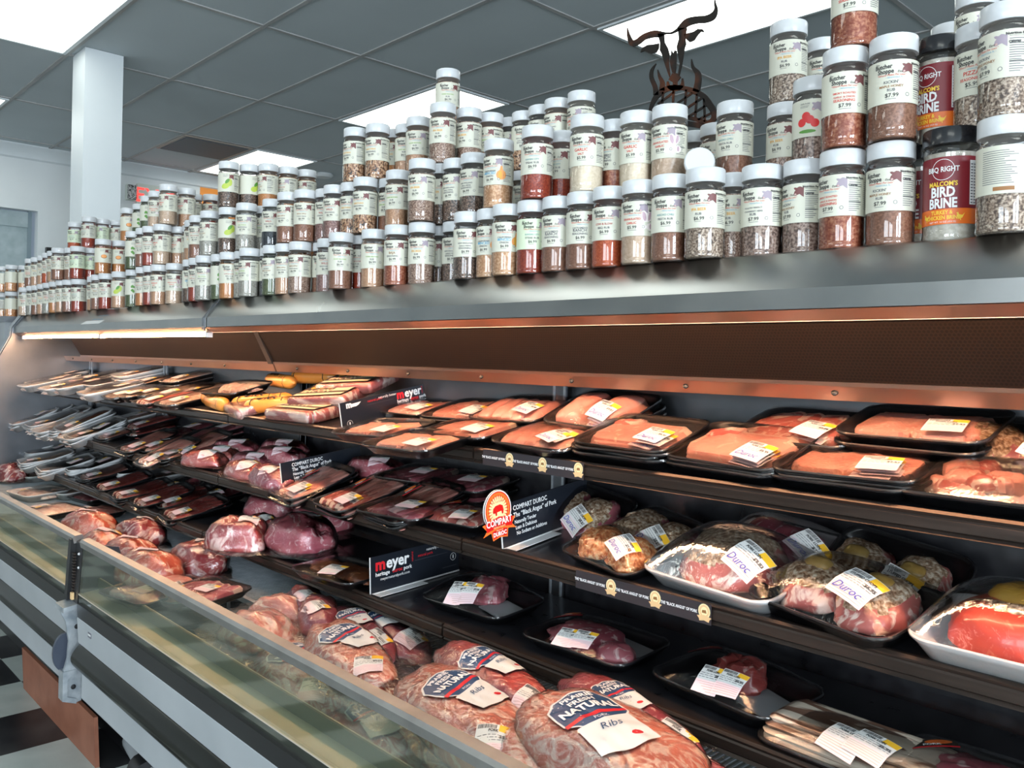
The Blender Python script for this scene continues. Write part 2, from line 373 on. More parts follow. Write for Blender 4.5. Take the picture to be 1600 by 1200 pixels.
def design(ops, mp, mb=None, step=.006, up=1.0):
    """flat drawing (rectangles, outlines, writing) laid on a surface by mp(u,v,offset)"""
    mb = mb or MB(); npoly = 0
    for k, op in enumerate(ops):
        if op[0] == 'p': npoly += 1; off = (.00012+.00003*npoly)*up
        elif op[0] == 't': off = max(.00062, .00022+.00003*npoly)*up
        else: off = 0 if k == 0 else (.00009+.000014*min(k, 8))*up
        if op[0] == 'r':
            _, x0, y0, x1, y1, m = op; nu = max(1, int(abs(x1-x0)/step+.5)); nv = max(1, int(abs(y1-y0)/(step*2.5)+.5))
            v = [mp(x0+(x1-x0)*i/nu, y0+(y1-y0)*j/nv, off) for j in range(nv+1) for i in range(nu+1)]
            f = [(j*(nu+1)+i, j*(nu+1)+i+1, (j+1)*(nu+1)+i+1, (j+1)*(nu+1)+i) for j in range(nv) for i in range(nu)]
            mb.add(v, f, m)
        elif op[0] == 'p':
            v, f = dense(op[1], min(step, .0032 if up == 1 and step < .009 else step)); mb.add([mp(a, b, off) for a, b in v], f, op[2])
        elif op[0] == 't':
            _, s, x, y, size, m = op[:6]; kw = op[6] if len(op) > 6 else {}
            rot = kw.get('rot', 0); v, f = text2d(s, size, kw.get('align', 'CENTER'), kw.get('shear', 0), kw.get('bold', 0))
            ca, sa = math.cos(rot), math.sin(rot); sx = kw.get('sx', 1)
            mb.add([mp(x+(a*sx*ca-b*sa), y+(a*sx*sa+b*ca), off) for a, b in v], f, m)
    return mb
def ell(cx, cy, a, b, n=20, rot=0):
    return [(cx+a*math.cos(t)*math.cos(rot)-b*math.sin(t)*math.sin(rot), cy+a*math.cos(t)*math.sin(rot)+b*math.sin(t)*math.cos(rot)) for t in [2*PI*i/n for i in range(n)]]

# ------------------------------------------------------------------ the room
H = 1.7236
mb = MB(); mb.box(-7.92, -6.2, -CAM_H-.05, 5.2, 10, -CAM_H, 'floor_tiles'); mb.obj('floor', kind='structure', smooth=0)
mb = MB(); mb.box(-7.92, -6.2, H, 5.2, 10, H+.05, 'ceiling_tile'); mb.obj('ceiling', kind='structure', smooth=0)
mb = MB(); w = 'wall_paint'
DY0, DY1, DZ = 1.30, 2.04, 1.18        # galvanised door opening in the left wall
XW = -7.915
mb.box(XW-.2, -6.2, -CAM_H, XW, DY0, H, w); mb.box(XW-.2, DY1, -CAM_H, XW, 10, H, w); mb.box(XW-.2, DY0, DZ, XW, DY1, H, w)
mb.obj('wall_left', kind='structure', smooth=0)
mb = MB(); mb.box(-8.1, 10, -CAM_H, 5.4, 10.15, H, w); mb.obj('wall_back', kind='structure', smooth=0)
mb = MB()
for y0, y1, z0, z1 in ((-6.2, -3.15, -CAM_H, H), (-2.05, -1.65, -CAM_H, H), (-.55, 10, -CAM_H, H), (-3.15, -2.05, 1.35, H), (-1.65, -.55, 1.35, H), (-3.15, -2.05, -CAM_H, -.65), (-1.65, -.55, -CAM_H, -.65)): mb.box(5.0, y0, z0, 5.2, y1, z1, w)
mb.obj('wall_right', kind='structure', smooth=0)
mb = MB(); prev = -8.1
for xx in (.1, 3.1):
    mb.box(prev, -6.2, -CAM_H, xx-1.15, -6.0, H, w); mb.box(xx-1.15, -6.2, 1.30, xx+1.15, -6.0, H, w); mb.box(xx-1.15, -6.2, -CAM_H, xx+1.15, -6.0, -.60, w); prev = xx+1.15
mb.box(prev, -6.2, -CAM_H, 5.2, -6.0, H, w); mb.obj('wall_front', kind='structure', smooth=0)
for i, xx in enumerate((.1, 3.1)):  # bars of the unseen front windows, added for more light on the shelves
    mb = MB(); mb.box(xx-1.15, -6.06, .33, xx+1.15, -6.0, .37, 'door_frame'); mb.box(xx-.02, -6.06, -.60, xx+.02, -6.0, 1.30, 'door_frame'); mb.obj('window_%d' % (i+3), kind='structure', smooth=0)
k = 1
for yy in (-2.6, -1.1):
    mb = MB(); mb.box(5.0, yy-.55, .33, 5.06, yy+.55, .37, 'door_frame'); mb.box(5.0, yy-.02, -.65, 5.06, yy+.02, 1.35, 'door_frame'); mb.obj('window_%d' % k, kind='structure', smooth=0); k += 1
# crown moulding along the left wall
mb = MB(); prof = [(XW, H), (XW+.075, H), (XW+.075, H-.012), (XW+.055, H-.03), (XW+.03, H-.06), (XW+.018, H-.085), (XW+.018, H-.105), (XW, H-.118)]
n = len(prof); v = [(p[0], y, p[1]) for y in (-6.2, 10) for p in prof]
mb.add(v, [(i, (i+1) % n, n+(i+1) % n, n+i) for i in range(n)], 'column_paint'); mb.obj('trim_1', kind='structure')
# ceiling grid: bars every 0.61 m along x, cross bars every 1.22 m
GX0, GY0, CX, CY = -4.04812, 2.10269, 1.2192, .6096
mb = MB()
for i in range(-13, 13):
    y = GY0+i*CY; mb.box(-7.9, y-.012, H-.007, 5.0, y+.012, H-.001, 'ceiling_grid')
for j in range(-7, 4):
    x = GX0-j*CX; mb.box(x-.012, -6, H-.0065, x+.012, 10, H-.0005, 'ceiling_grid')
mb.obj('trim_2', kind='structure', smooth=0)
# door in the left wall
mb = MB(); X = XW-.09
mb.box(X-.03, DY0, -CAM_H, X, DY1-.06, DZ-.14, 'galvanised'); mb.box(X-.02, DY0, DZ-.14, X+.015, DY1-.04, DZ-.01, 'galvanised')
mb.box(X-.005, DY1-.06, -CAM_H, X+.02, DY1-.03, DZ, 'door_frame'); mb.box(X, DY1-.365, -CAM_H, X+.003, DY1-.355, DZ-.14, 'door_frame')
mb.obj('door_1', kind='structure', smooth=0)
# square column
c = MB(); c.box(-5.283, 1.53, -CAM_H, -5.065, 1.742, H-.002, 'column_paint'); c.obj('trim_3', kind='structure', smooth=0)

def ceiling_light(x0, y0, label):
    t = thing('ceiling_light', label, 'light', (x0+CX/2, y0+CY/2, H-.05), 0, 'recessed fluorescent ceiling lights')
    a, b = CX/2-.014, CY/2-.014; m = MB()
    for q in ((-a, -b, a, -b+.02), (-a, b-.02, a, b), (-a, -b+.02, -a+.02, b-.02), (a-.02, -b+.02, a, b-.02)): m.box(q[0], q[1], .034, q[2], q[3], .049, 'column_paint')
    m.obj('light_frame', t, smooth=0)
    m = MB(); m.box(-a+.02, -b+.02, .038, a-.02, b-.02, .044, 'diffuser'); m.obj('diffuser', t, smooth=0)
names = {(-1, -2): 'overhead', (1, -2): 'large fluorescent ceiling light panel at the top left beside the white column'}
lights = [(1, -2, 'large glowing ceiling light panel at the top left, beside the white column'),
          (1, 2, 'glowing ceiling light panel behind the topmost jar of the middle stack'),
          (-1, 2, 'bright ceiling light panel behind the steel bull cutout'),
          (3, 2, 'small distant ceiling light panel behind the green lime jars'),
          (3, -2, 'far ceiling light panel at the left edge, left of the white column'),
          (-3, 2, 'ceiling light panel over the back of the shop, right of the frame'),
          (-1, -2, 'ceiling light panel over the aisle mirrored in the hood middle'), (-3, -2, 'ceiling light panel over the aisle beside the camera')]
for j, i, lb in lights: ceiling_light(GX0-j*CX, GY0+i*CY, lb)
for j, i in ((3, -6), (1, -6), (-1, -6), (-3, -6), (1, -10), (-1, -10), (-3, 6), (-1, 6), (1, 6)):
    t = thing('ceiling_light', 'ceiling light panel out of the picture, over the rest of the shop', 'light', (GX0-j*CX+CX/2, GY0+i*CY+CY/2, H-.05), 0, 'ceiling lights out of view')
    m = MB(); m.box(-.595, -.29, .038, .595, .29, .049, 'diffuser'); m.obj('diffuser', t, smooth=0)
t = thing('ceiling_vent', 'dark square air vent in the ceiling right of the white column', 'vent', (-6.80, 3.01, H-.05))
m = MB(); m.box(-.29, -.29, .036, .29, .29, .045, 'vent_rim'); m.obj('vent_rim', t, smooth=0)
m = MB(); m.box(-.265, -.265, .030, .265, .265, .0355, 'vent_dark'); m.obj('grille', t, smooth=0)
p = at_z(506, 275, H-.02)
t = thing('smoke_detector', 'small round detector on the ceiling above the orange-brown jars', 'detector', (p.x, p.y, H-.035)); m = MB(); m.lathe([(.085, .034), (.09, .02), (.07, 0)], 'wall_paint', 28); m.obj('cover', t)
# wall things
t = thing('exit_sign', 'lit exit sign with red letters on the left wall', 'sign', (XW+.001, 3.02, 1.35))
m = MB(); m.box(0, -.165, 0, .045, .165, .195, 'exit_box'); m.obj('housing', t, smooth=0)
m = design([('t', 'EXIT', 0, .03, .185, 'exit_red', {'bold': .012})], lambda u, v, o: Vector((.047+o, u, v)))
m.obj('letters', t, smooth=0)
m = MB()
m.box(0, -.26, .03, .05, -.175, .17, 'exit_box'); m.box(.05, -.255, .035, .075, -.18, .165, 'speckle'); m.obj('emergency_lamp', t, smooth=0)
t = tag(MB().box(XW, 3.47, 1.18, XW+.004, 3.99, 1.632, 'orange_poster').obj('poster', smooth=0), 'orange poster on the far wall, right of the exit sign', 'poster')
tag(MB().box(XW, 2.10, .80, XW+.05, 2.20, .875, 'black_plastic').obj('switch_box', smooth=0), 'small black box on the far wall, right of the grey door', 'box')
# cabinet top beyond the end of the case
t = thing('end_counter', 'grey counter beyond the left end of the meat case carrying orange jars', 'counter', (-5.75, 1.45, -CAM_H))
MB().box(-.70, -.30, 0, .70, .45, CAM_H+.14, 'bumper_grey').obj('cabinet', t, smooth=0)
MB().box(-.72, -.31, CAM_H+.14, .72, .46, CAM_H+.171, 'steel_dull').obj('worktop', t, smooth=0)

# ------------------------------------------------------------------ the two refrigerated cases
ZH = .171                                     # hood top
SH = {'A': (1.25, -.205, .176, 1.55), 'B': (1.22, -.405, .13, 1.54), 'C': (1.17, -.583, .045, 1.52)}
DECK = -.765                                   # wire deck of the near case; the far case has it higher
def shelf_z(k, y):
    if k == 'W': return DECK
    if k == 'V': return -.69
    y0, z0, s, y1 = SH[k]; return z0+s*(y-y0)
def case(x0, x1, joints, label, left_end):
    DECK = -.69 if left_end else -.765
    t = thing('display_case', label, 'display case', ((x0+x1)/2, 1.2, -CAM_H), 0, 'refrigerated meat cases')
    cx, cy, cz = (x0+x1)/2, 1.2, -CAM_H
    class B(MB):
        def obj(s, name, parent=None, **k):
            s.v = [(v[0]-cx, v[1]-cy, v[2]-cz) for v in s.v]; return MB.obj(s, name, parent or t, **k)
    g = .004; a, b = x0+g, x1-g
    m = B(); m.sheet([(1.82, ZH), (1.221, ZH), (1.214, ZH-.003), (1.166, .110), (1.166, .081)], -.0022, a, b, 'steel'); m.obj('hood')
    m = B(); m.sheet([(1.168, .081), (1.190, .066), (1.190, .080)], -.0015, a, b, 'glow_tinted_steel'); m.obj('hood_lip')
    m = B(); m.sheet([(1.191, .081), (1.197, .125), (1.345, .125), (1.345, .072)], .0015, a, b, 'steel_dull'); m.obj('light_cove')
    h = B()
    h.prism([(1.345, .069), (1.350, .071), (1.412, -.030), (1.407, -.032)], a+(.31 if left_end else 0), b, 'honeycomb'); hc = h.obj('honeycomb_panel', smooth=0)
    m = B(); m.prism([(1.401, -.029), (1.412, -.027), (1.414, -.034), (1.403, -.036)], a+(.31 if left_end else 0), b, 'glow_tinted_steel'); m.obj('trim_lip', smooth=0)
    m = B(); m.prism([(1.412, -.036), (1.416, -.036), (1.428, -.060), (1.424, -.061)], a, b, 'glow_tinted_steel'); st = m.obj('back_strip', smooth=0)
    m = B()
    n = int((x1-x0)/.30)
    for i in range(n):
        x = x0+.15+i*.30; m.lathe([(.006, -.002), (.006, .001), (.003, .003)], 'black_plastic', 10, Matrix.Translation((x, 1.4165, -.047)) @ Matrix.Rotation(R_(64), 4, 'X'))
    m.obj('screw_row', st)
    m = B(); m.prism([(1.56, .15), (1.575, .15), (1.575, -.75), (1.545, -.75)], a, b, 'steel_dull'); m.obj('back_panel', smooth=0)
    m = B(); m.prism([(1.549, -.22), (1.552, -.22), (1.542, -.70), (1.539, -.70)], a, b, 'shelf_black'); m.obj('back_liner', smooth=0)
    for j in joints:
        m = B(); m.box(j-.022, 1.532, -.68, j+.022, 1.537, .08, 'steel_dull'); m.box(j-.02, 1.530, -.68, j-.014, 1.534, .08, 'bracket_metal'); m.box(j+.014, 1.530, -.68, j+.02, 1.534, .08, 'bracket_metal'); m.obj('upright', smooth=0)
    js = sorted(joints)
    for k in 'ABC':
        y0, z0, s, y1 = SH[k]
        for i in range(len(js)-1):
            p, q = js[i]+.003, js[i+1]-.003
            m = B(); z1 = z0+s*(y1-y0-.02)
            m.prism([(y0+.012, z0), (y1-.02, z1), (y1-.02, z1-.006), (y0+.012, z0-.008)], p, q, 'shelf_black'); so = m.obj('shelf', smooth=0)
            zt = z0+.006; zb = zt-.034
            m = B(); m.prism([(y0+.012, zt), (y0+.004, zt), (y0, zt-.004), (y0+.003, zt-.009), (y0+.001, zt-.012), (y0+.001, zb+.008), (y0+.005, zb+.005), (y0+.001, zb), (y0+.012, zb)], p, q, 'rail_dark'); m.obj('price_rail', so, smooth=0)
    # well
    m = B(); m.sheet([(.845, -.668), (.850, -.75), (.90, -.80), (1.54, -.80)], -.004, a, b, 'inner_wall'); m.obj('well_liner', smooth=0)
    m = B(); m.sheet([(.790, -.706), (.846, -.700), (.846, -.668)], -.003, a, b, 'ledge'); m.obj('inner_ledge', smooth=0)
    m = B()
    x = a+.01
    while x < b-.01: m.box(x, .86, DECK-.004, x+.004, 1.50, DECK-.0005, 'wire_grey'); x += .013
    for y in (.865, 1.02, 1.18, 1.34, 1.49): m.box(a+.005, y, DECK-.009, b-.005, y+.006, DECK-.004, 'wire_grey')
    m.obj('wire_deck', smooth=0)
    # front
    gx0 = a+.03; gx1 = b-.03
    a0, b0 = a, b; a, b = (a, b-.045) if left_end else (a+.04, b)
    m = B(); m.prism([(.800, -.562), (.806, -.562), (.796, -.735), (.790, -.735)], gx0, gx1, 'front_glass'); m.obj('glass_front', smooth=0)
    m = B(); m.prism([(.795, -.549), (.816, -.547), (.819, -.552), (.819, -.566), (.793, -.572), (.790, -.556)], gx0-.004, gx1+.004, 'alu_rail'); m.obj('hand_rail', smooth=0)
    m = B(); m.prism([(.782, -.728), (.800, -.728), (.800, -.775), (.785, -.775)], a, b, 'black_plastic'); m.obj('glass_channel', smooth=0)
    m = B(); m.prism([(.785, -.768), (.783, -.770), (.788, -.842), (.83, -.842), (.83, -.768)], a, b, 'bumper_grey'); m.obj('front_panel', smooth=0)
    m = B(); prof = [(.83, -.842)]+[(.80-.028*math.sin(PI*i/12)*1.0-.004, -.843-.085*i/12) for i in range(13)]+[(.83, -.928)]
    m.prism(prof, a, b, 'dark_bumper'); m.obj('bumper', smooth=50)
    m = B(); m.prism([(.800, -.930), (.800, -1.005), (.83, -1.005), (.83, -.930)], a, b, 'bumper_grey'); m.obj('lower_panel', smooth=0)
    a, b = a0, b0
    m = B(); m.box(a+.02, .83, -1.02, b-.02, 1.60, -.805, 'black_plastic'); m.obj('base', smooth=0)
    m = B(); m.box(a+.05, .98, -CAM_H, b-.05, 1.50, -1.02, 'black_plastic'); m.obj('plinth', smooth=0)
    # warm lamp tubes under the hood
    x = x0+.08
    ly, lz = (1.200, .0590) if left_end else (1.200, .0800)
    while x+1.0 < x1+.2:
        e = min(x+1.16, x1-.05); m = B()
        m.add([], [], 'warm_tube'); m.tube([(x, ly, lz), (e, ly, lz)], .007, 'warm_tube', 10); tb = m.obj('lamp_tube')
        m = B(); m.box(x-.012, ly-.010, lz-.010, x-.001, ly+.010, .124, 'white_foam'); m.obj('lamp_holder', tb, smooth=0)
        m = B(); m.box(e+.001, ly-.010, lz-.010, e+.012, ly+.010, .124, 'white_foam'); m.obj('lamp_holder', tb, smooth=0)
        x = e+.03
    return t, B
JT = [-4.86, -3.83, -2.60]
t1, B1 = case(-4.93, -2.60, JT, 'far refrigerated meat case with steel hood, left of the hood joint', True)
t2, B2 = case(-2.60, 1.06, [-2.60, -1.39, -.17, 1.05], 'near refrigerated meat case with steel hood, right of the hood joint', False)
# end panel of the far case (brushed steel, rounded front)
m = B1()
pr = [(.79, -1.0), (.79, -.73), (.80, -.56), (.86, -.42), (.98, -.25), (1.10, -.05), (1.155, .06), (1.16, .11), (1.21, .178), (1.60, .178), (1.60, -1.0)]
m.prism(pr, -4.955, -4.932, 'steel_dull'); m.obj('end_panel', smooth=0)
m = B1(); m.sheet([(.795, -.56), (.855, -.42), (.975, -.25), (1.095, -.05), (1.150, .06), (1.155, .11), (1.205, .182), (1.60, .182)], .006, -4.965, -4.925, 'bumper_grey'); m.obj('end_trim', smooth=0)
# right end panel so that the near case is closed
m = B2(); m.prism(pr, 1.062, 1.085, 'steel_dull'); m.obj('end_panel', smooth=0)
# hood joint: a few thin cover strips lapping over each other
m = B2()
for i, (dx, dn) in enumerate(((-.016, .001), (-.008, .004), (.001, .002), (.010, .005))):
    ln = [(1.225, ZH+dn), (1.214-dn, ZH-.003+dn), (1.166-dn, .110), (1.166-dn, .074-i*.002)]
    m.sheet(ln, -.0015, -2.60+dx-.004, -2.60+dx+.0035, 'steel_dull' if i % 2 else 'bracket_metal')
m.obj('joint_strip', smooth=0)
m = B2()
m.prism([(1.343, .070), (1.348, .073), (1.412, -.034), (1.400, -.036)], -2.615, -2.585, 'black_plastic'); m.obj('honeycomb_joint', smooth=0)
# front joint: pillar and bracket between the two glass fronts
m = B2(); m.prism([(.786, -.560), (.812, -.555), (.80, -.735), (.776, -.735)], -2.655, -2.632, 'black_plastic')
m.prism([(.800, -.565), (.812, -.560), (.80, -.735), (.788, -.735)], -2.63, -2.572, 'black_plastic')
for i in range(14): m.box(-2.622, .786, -.60-i*.0085, -2.606, .7925, -.595-i*.0085, 'rail_dark')
m.box(-2.612, .780, -.728, -2.598, .787, -.708, 'badge_tan'); m.obj('glass_pillar', smooth=0)
m = B2()
for z in (-.595, -.635): m.lathe([(.004, 0), (.004, .003), (.002, .005)], 'lid_white', 10, Matrix.Translation((-2.59, .797, z)) @ Matrix.Rotation(R_(90), 4, 'X'))
m.obj('pillar_screw')
m = B2(); fin = [(.806, -.565), (.90, -.585), (.915, -.64), (.90, -.70), (.80, -.705)]
m.prism(fin, -2.572, -2.566, 'bracket_cap'); m.obj('divider_fin', smooth=0)
m = B2()
arm = [(.755, -.742), (.800, -.735), (.815, -.765), (.822, -.85), (.822, -.94), (.815, -1.03), (.795, -1.035), (.765, -1.015), (.765, -.94), (.775, -.90), (.778, -.85), (.768, -.79), (.755, -.765)]
m.prism(arm, -2.618, -2.606, 'bracket_metal'); m.obj('joint_bracket', smooth=0)
m = B2(); m.prism([(.752, -.742), (.80, -.735), (.80, -.748), (.752, -.756)], -2.652, -2.575, 'bracket_metal'); m.obj('bracket_flange', smooth=0)
m = B2(); m.prism([(.762, -.935), (.80, -.935), (.80, -.95), (.775, -.955), (.775, -1.01), (.80, -1.02), (.80, -1.035), (.762, -1.02)], -2.640, -2.600, 'bracket_metal'); m.obj('bracket_foot', smooth=0)
for z in (-.81, -.985):
    m = B2(); m.lathe([(.007, 0), (.007, .003), (0, .004)], 'black_plastic', 14, Matrix.Translation((-2.606, .798 if z > -.9 else .792, z)) @ Matrix.Rotation(R_(90), 4, 'Y')); m.obj('bracket_bolt')
m = B2(); cap = [(.790+.034*math.cos(2*PI*i/28)-.012, -.890+.056*math.sin(2*PI*i/28)) for i in range(28)]
m.prism(cap, -2.648, -2.636, 'bracket_cap'); m.obj('bumper_cap', smooth=0)
m = B2(); m.box(-2.46, .7832, -.800, -2.435, .7845, -.786, 'ink_grey'); m.box(-2.458, .7828, -.795, -2.437, .784, -.790, 'white_paper'); m.obj('small_sticker', smooth=0)
# slanting board on the floor, pipe under the case
b = MB(); b.prism([(0, 0), (.012, 0), (.004, .155), (-.008, .155)], 0, .80, 'board_wood'); o = b.obj('kick_board', smooth=0)
tag(o, 'reddish brown board standing on the checkered floor under the case front', 'board'); o.location = (-3.46, .877, -CAM_H)
b = MB(); b.tube([(-2.70, 1.0, -1.235), (-2.2, .93, -1.235), (-1.6, .91, -1.235)], .030, 'bumper_grey', 14)
o = b.obj('drain_pipe'); tag(o, 'grey drain pipe lying on the floor under the case, right of the board', 'pipe')
b = MB(); b.tube([(-2.50, .955, -1.228), (-2.43, .945, -1.228)], .041, 'black_plastic', 14)
o = b.obj('pipe_coupling'); tag(o, 'black coupling around the grey pipe under the case', 'pipe fitting')

# ------------------------------------------------------------------ spice jars
JR, JH = .0335, .150
VAR = {  # title lines, colour, price, picture, words for the label
 'ipa': (['IPA BEER', 'RUB'], 'ink_gold', '$6.99', None, 'IPA beer rub'),
 'hm': (['HONEY MUSTARD', 'RUB'], 'ink_green', '$6.99', None, 'honey mustard rub'),
 'kc': (['KANSAS CITY', 'STEAK RUB'], 'ink_teal', '$6.99', None, 'Kansas City steak rub'),
 'ranch': (["CATTLEMEN'S", 'RANCH', 'SEASONING'], 'ink_grey', '$6.99', None, 'ranch seasoning'),
 'low': (['LOW & SLOW', 'BBQ RUB'], 'ink_darkred', '$6.99', None, 'low and slow BBQ rub'),
 'ancho': (['ANCHO CHILI', 'FIESTA RUB'], 'ink_teal', '$6.99', None, 'ancho chili rub'),
 'gsalt': (['GARLIC', 'SALT'], 'ink_red', '$5.99', None, 'garlic salt'),
 'ggar': (['GRANULATED', 'GARLIC'], 'ink_red', '$5.99', 'garlic', 'granulated garlic'),
 'onion': (['CALIFORNIA', 'MINCED', 'ONION'], 'ink_blue', '$6.99', 'onion', 'minced onion'),
 'cran': (["POULTRY PERFECT", 'CRANBERRY HERB', 'RUB'], 'ink_grey', '$7.99', None, 'cranberry herb rub'),
 'smoky': (['SMOKY ROASTED', 'GARLIC & ONION', 'SEASONING'], 'ink_red', '$7.99', None, 'garlic and onion'),
 'maple': (["KICKIN'", 'MAPLE HONEY', 'RUB'], 'ink_brown', '$7.99', None, 'maple honey rub'),
 'gpep': (['NEW ENGLAND', 'GARLIC PEPPER', 'SEASONING'], 'ink_grey', '$6.99', None, 'garlic pepper'),
 'apple': (['MAPLE APPLE', 'TURKEY BRINE'], 'ink_brown', '$6.99', None, 'maple apple brine'),
 'every': (['EVERYTHING', 'SEASONING'], 'ink_gold', '$6.99', None, 'everything seasoning'),
 'pickle': (['DILL PICKLE', 'SEASONING'], 'ink_green', '$7.99', None, 'dill pickle seasoning'),
 'baha': (['BAJA', 'SEASONING'], 'ink_brown', '$6.99', None, 'Baja seasoning'),
 'pizza': (['PIZZA', 'SEASONING'], 'ink_red', '$5.99', None, 'pizza seasoning'),
 'lime': ([], 'ink_green', '', 'lime', 'green lime picture'),
 'herb': ([], 'ink_green', '', 'herb', 'green herb picture'),
 'cherry': ([], 'ink_red', '', 'cherry', 'red cherry picture'),
 'orange': ([], 'ink_brown', '', 'orange', 'orange powder picture'),
 'wild': (['WILD', 'SEASONING'], 'ink_darkred', '$6.99', None, 'small red title'),
 'back': ([], 'ink', '', 'back', 'plain instruction panel'),
}
def cow(x, y, s, col):
    # a calf's head turned to the left, cut off at the right
    P = lambda pts: [(x+a*s, y+b*s) for a, b in pts]
    return [('p', P([(-.50, -.30), (-.42, -.02), (-.30, .12), (-.42, .20), (-.50, .36), (-.34, .40), (-.16, .34), (.05, .46), (.26, .42), (.36, .34), (.50, .50), (.50, -.62), (.30, -.48), (.10, -.30), (-.10, -.36), (-.30, -.46), (-.46, -.42)]), col),
            ('p', P([(-.48, -.26), (-.28, -.20), (-.18, -.32), (-.34, -.42), (-.46, -.38)]), 'cow_light')]
def label_ops(var, rng, pale):
    lines, tc_, price, pic, _ = VAR[var]; h = .0615
    paper = 'paper_green' if (var in ('kc',) and pale) else 'paper'
    ops = [('r', -.088, 0, .088, h, paper)]
    def bars(x0, x1, y0, y1, n, m, th=.0006):
        for i in range(n):
            y = y1-(y1-y0)*(i+.5)/n; ops.append(('r', x0, y-th/2, x0+(x1-x0)*rng.uniform(.6, 1), y+th/2, m))
    if pic == 'back':
        bars(-.022, .022, .012, .056, 16, 'ink_grey', .0008); ops.append(('r', -.008, .004, .016, .009, 'ink_brown')); return ops
    if pic in ('lime', 'herb', 'orange', 'cherry', 'garlic', 'onion'):
        off = .024 if pic in ('garlic', 'onion') else .004
        ops.append(('t', '100% PURE', off-.004, h-.0085, .0034, 'ink_grey', {}))
        bars(off-.012, off+.006, h-.014, h-.010, 2, 'ink_grey')
        if pic == 'lime': ops += [('p', ell(off-.004, .018, .013, .009, 16, .3), 'lime_green'), ('p', ell(off+.010, .030, .0075, .012, 16), 'lime_green'), ('p', ell(off+.002, .034, .005, .010, 12, -.7), 'herb_green')]
        if pic == 'herb':
            for k in range(7): ops.append(('p', ell(off+rng.uniform(-.010, .010), .024+rng.uniform(-.010, .012), .0065, .0045, 9, rng.uniform(0, 3)), 'herb_green'))
        if pic == 'orange': ops += [('p', ell(off+.004, .026, .012, .0085, 16), 'ink_brown'), ('p', ell(off+.004, .027, .0105, .007, 16), 'onion_orange')]
        if pic == 'cherry': ops += [('p', ell(off+dx, .024+dy, .007, .007, 12), 'cherry_red') for dx, dy in ((-.009, .0), (.004, .004), (-.002, .010), (.012, -.002))]+[('p', ell(off, .009, .014, .003, 12), 'herb_green')]
        if pic == 'garlic': ops += [('p', ell(off+.001, .034, .0105, .0100, 16), 'garlic_white'), ('p', ell(off+.001, .046, .003, .006, 10), 'garlic_white'), ('p', ell(off-.004, .034, .0035, .0085, 12, .2), 'garlic_purple'), ('p', ell(off+.006, .034, .0025, .008, 12, -.2), 'garlic_purple'), ('p', ell(off-.009, .014, .010, .0045, 12, .2), 'garlic_white'), ('p', ell(off+.007, .016, .0075, .0065, 12), 'garlic_white'), ('p', ell(off+.008, .0165, .0025, .0048, 12), 'garlic_purple')]
        if pic == 'onion': ops += [('p', ell(off, .021, .0110, .0105, 18), 'onion_orange'), ('p', [(off-.004, .030), (off-.0015, .040), (off+.002, .040), (off+.004, .030)], 'onion_orange'), ('p', ell(off-.002, .021, .004, .009, 12), 'ink_gold')]
    if pic not in ('lime', 'herb', 'orange', 'cherry'):
        ops += [('t', 'The', -.0215, h-.0062, .0036, 'ink', {}), ('t', 'Butcher', -.0135, h-.0118, .0088, 'ink', {'bold': .022, 'sx': .82}), ('t', 'Shoppe', -.0105, h-.0188, .0088, 'ink', {'bold': .022, 'sx': .82}), ('t', 'East', .0085, h-.0188, .0046, 'ink', {'shear': .3}),
                ('t', '"Where Meats For Less"', -.003, h-.0228, .0038, 'ink_red', {'shear': .3}), ('t', '-- PENSACOLA, FL --', .002, h-.0262, .0028, 'ink_blue', {})]
    ops += cow(.0185, h-.0125, .0155, 'cow_brown' if not pale else 'cow_grey')
    n = len(lines); y = h-.0335
    for i, s in enumerate(lines):
        big = (n == 1) or (n == 2 and i == 0) or (n == 3 and i == 1)
        sz = .0078 if big else .0056
        sz = min(sz, .052/max(1, len(s))); y -= 0 if i == 0 else (.0072 if n == 2 else .0056)
        ops.append(('t', s, -.003, y, sz, tc_ if (big or n == 2 and i == 0) else ('ink_grey' if tc_ != 'ink_red' else tc_), {'bold': .012}))
    if price:
        ops.append(('t', price, -.002, y-.0082, .0078, 'ink', {'bold': .008})); bars(-.010, .008, y-.0112, y-.0100, 1, 'ink_grey')
        ops.append(('p', ell(.0185, y-.005, .0028, .0028, 10), 'ink_grey')); ops.append(('p', ell(.0185, y-.005, .0021, .0021, 10), paper))
    # nutrition panel
    ops += [('t', 'Nutrition Facts', .0385, h-.0075, .0046, 'ink', {'bold': .03}), ('r', .0285, h-.0092, .049, h-.0088, 'ink')]
    bars(.0285, .049, .006, h-.011, 15, 'ink_grey', .0009)
    ops += [('r', .0285, h-.019, .049, h-.0182, 'ink'), ('t', 'Calories', .0345, h-.0178, .0040, 'ink', {'bold': .03}), ('r', .0285, .020, .049, .0208, 'ink')]
    bars(.054, .078, .010, .052, 14, 'ink_grey', .0006); bars(-.080, -.045, .010, .052, 14, 'ink_grey', .0006)
    return ops
def cyl(Rr, z0): return lambda u, v, o: Vector(((Rr+o)*math.sin(u/Rr), -(Rr+o)*math.cos(u/Rr), z0+v))
_jm = {}
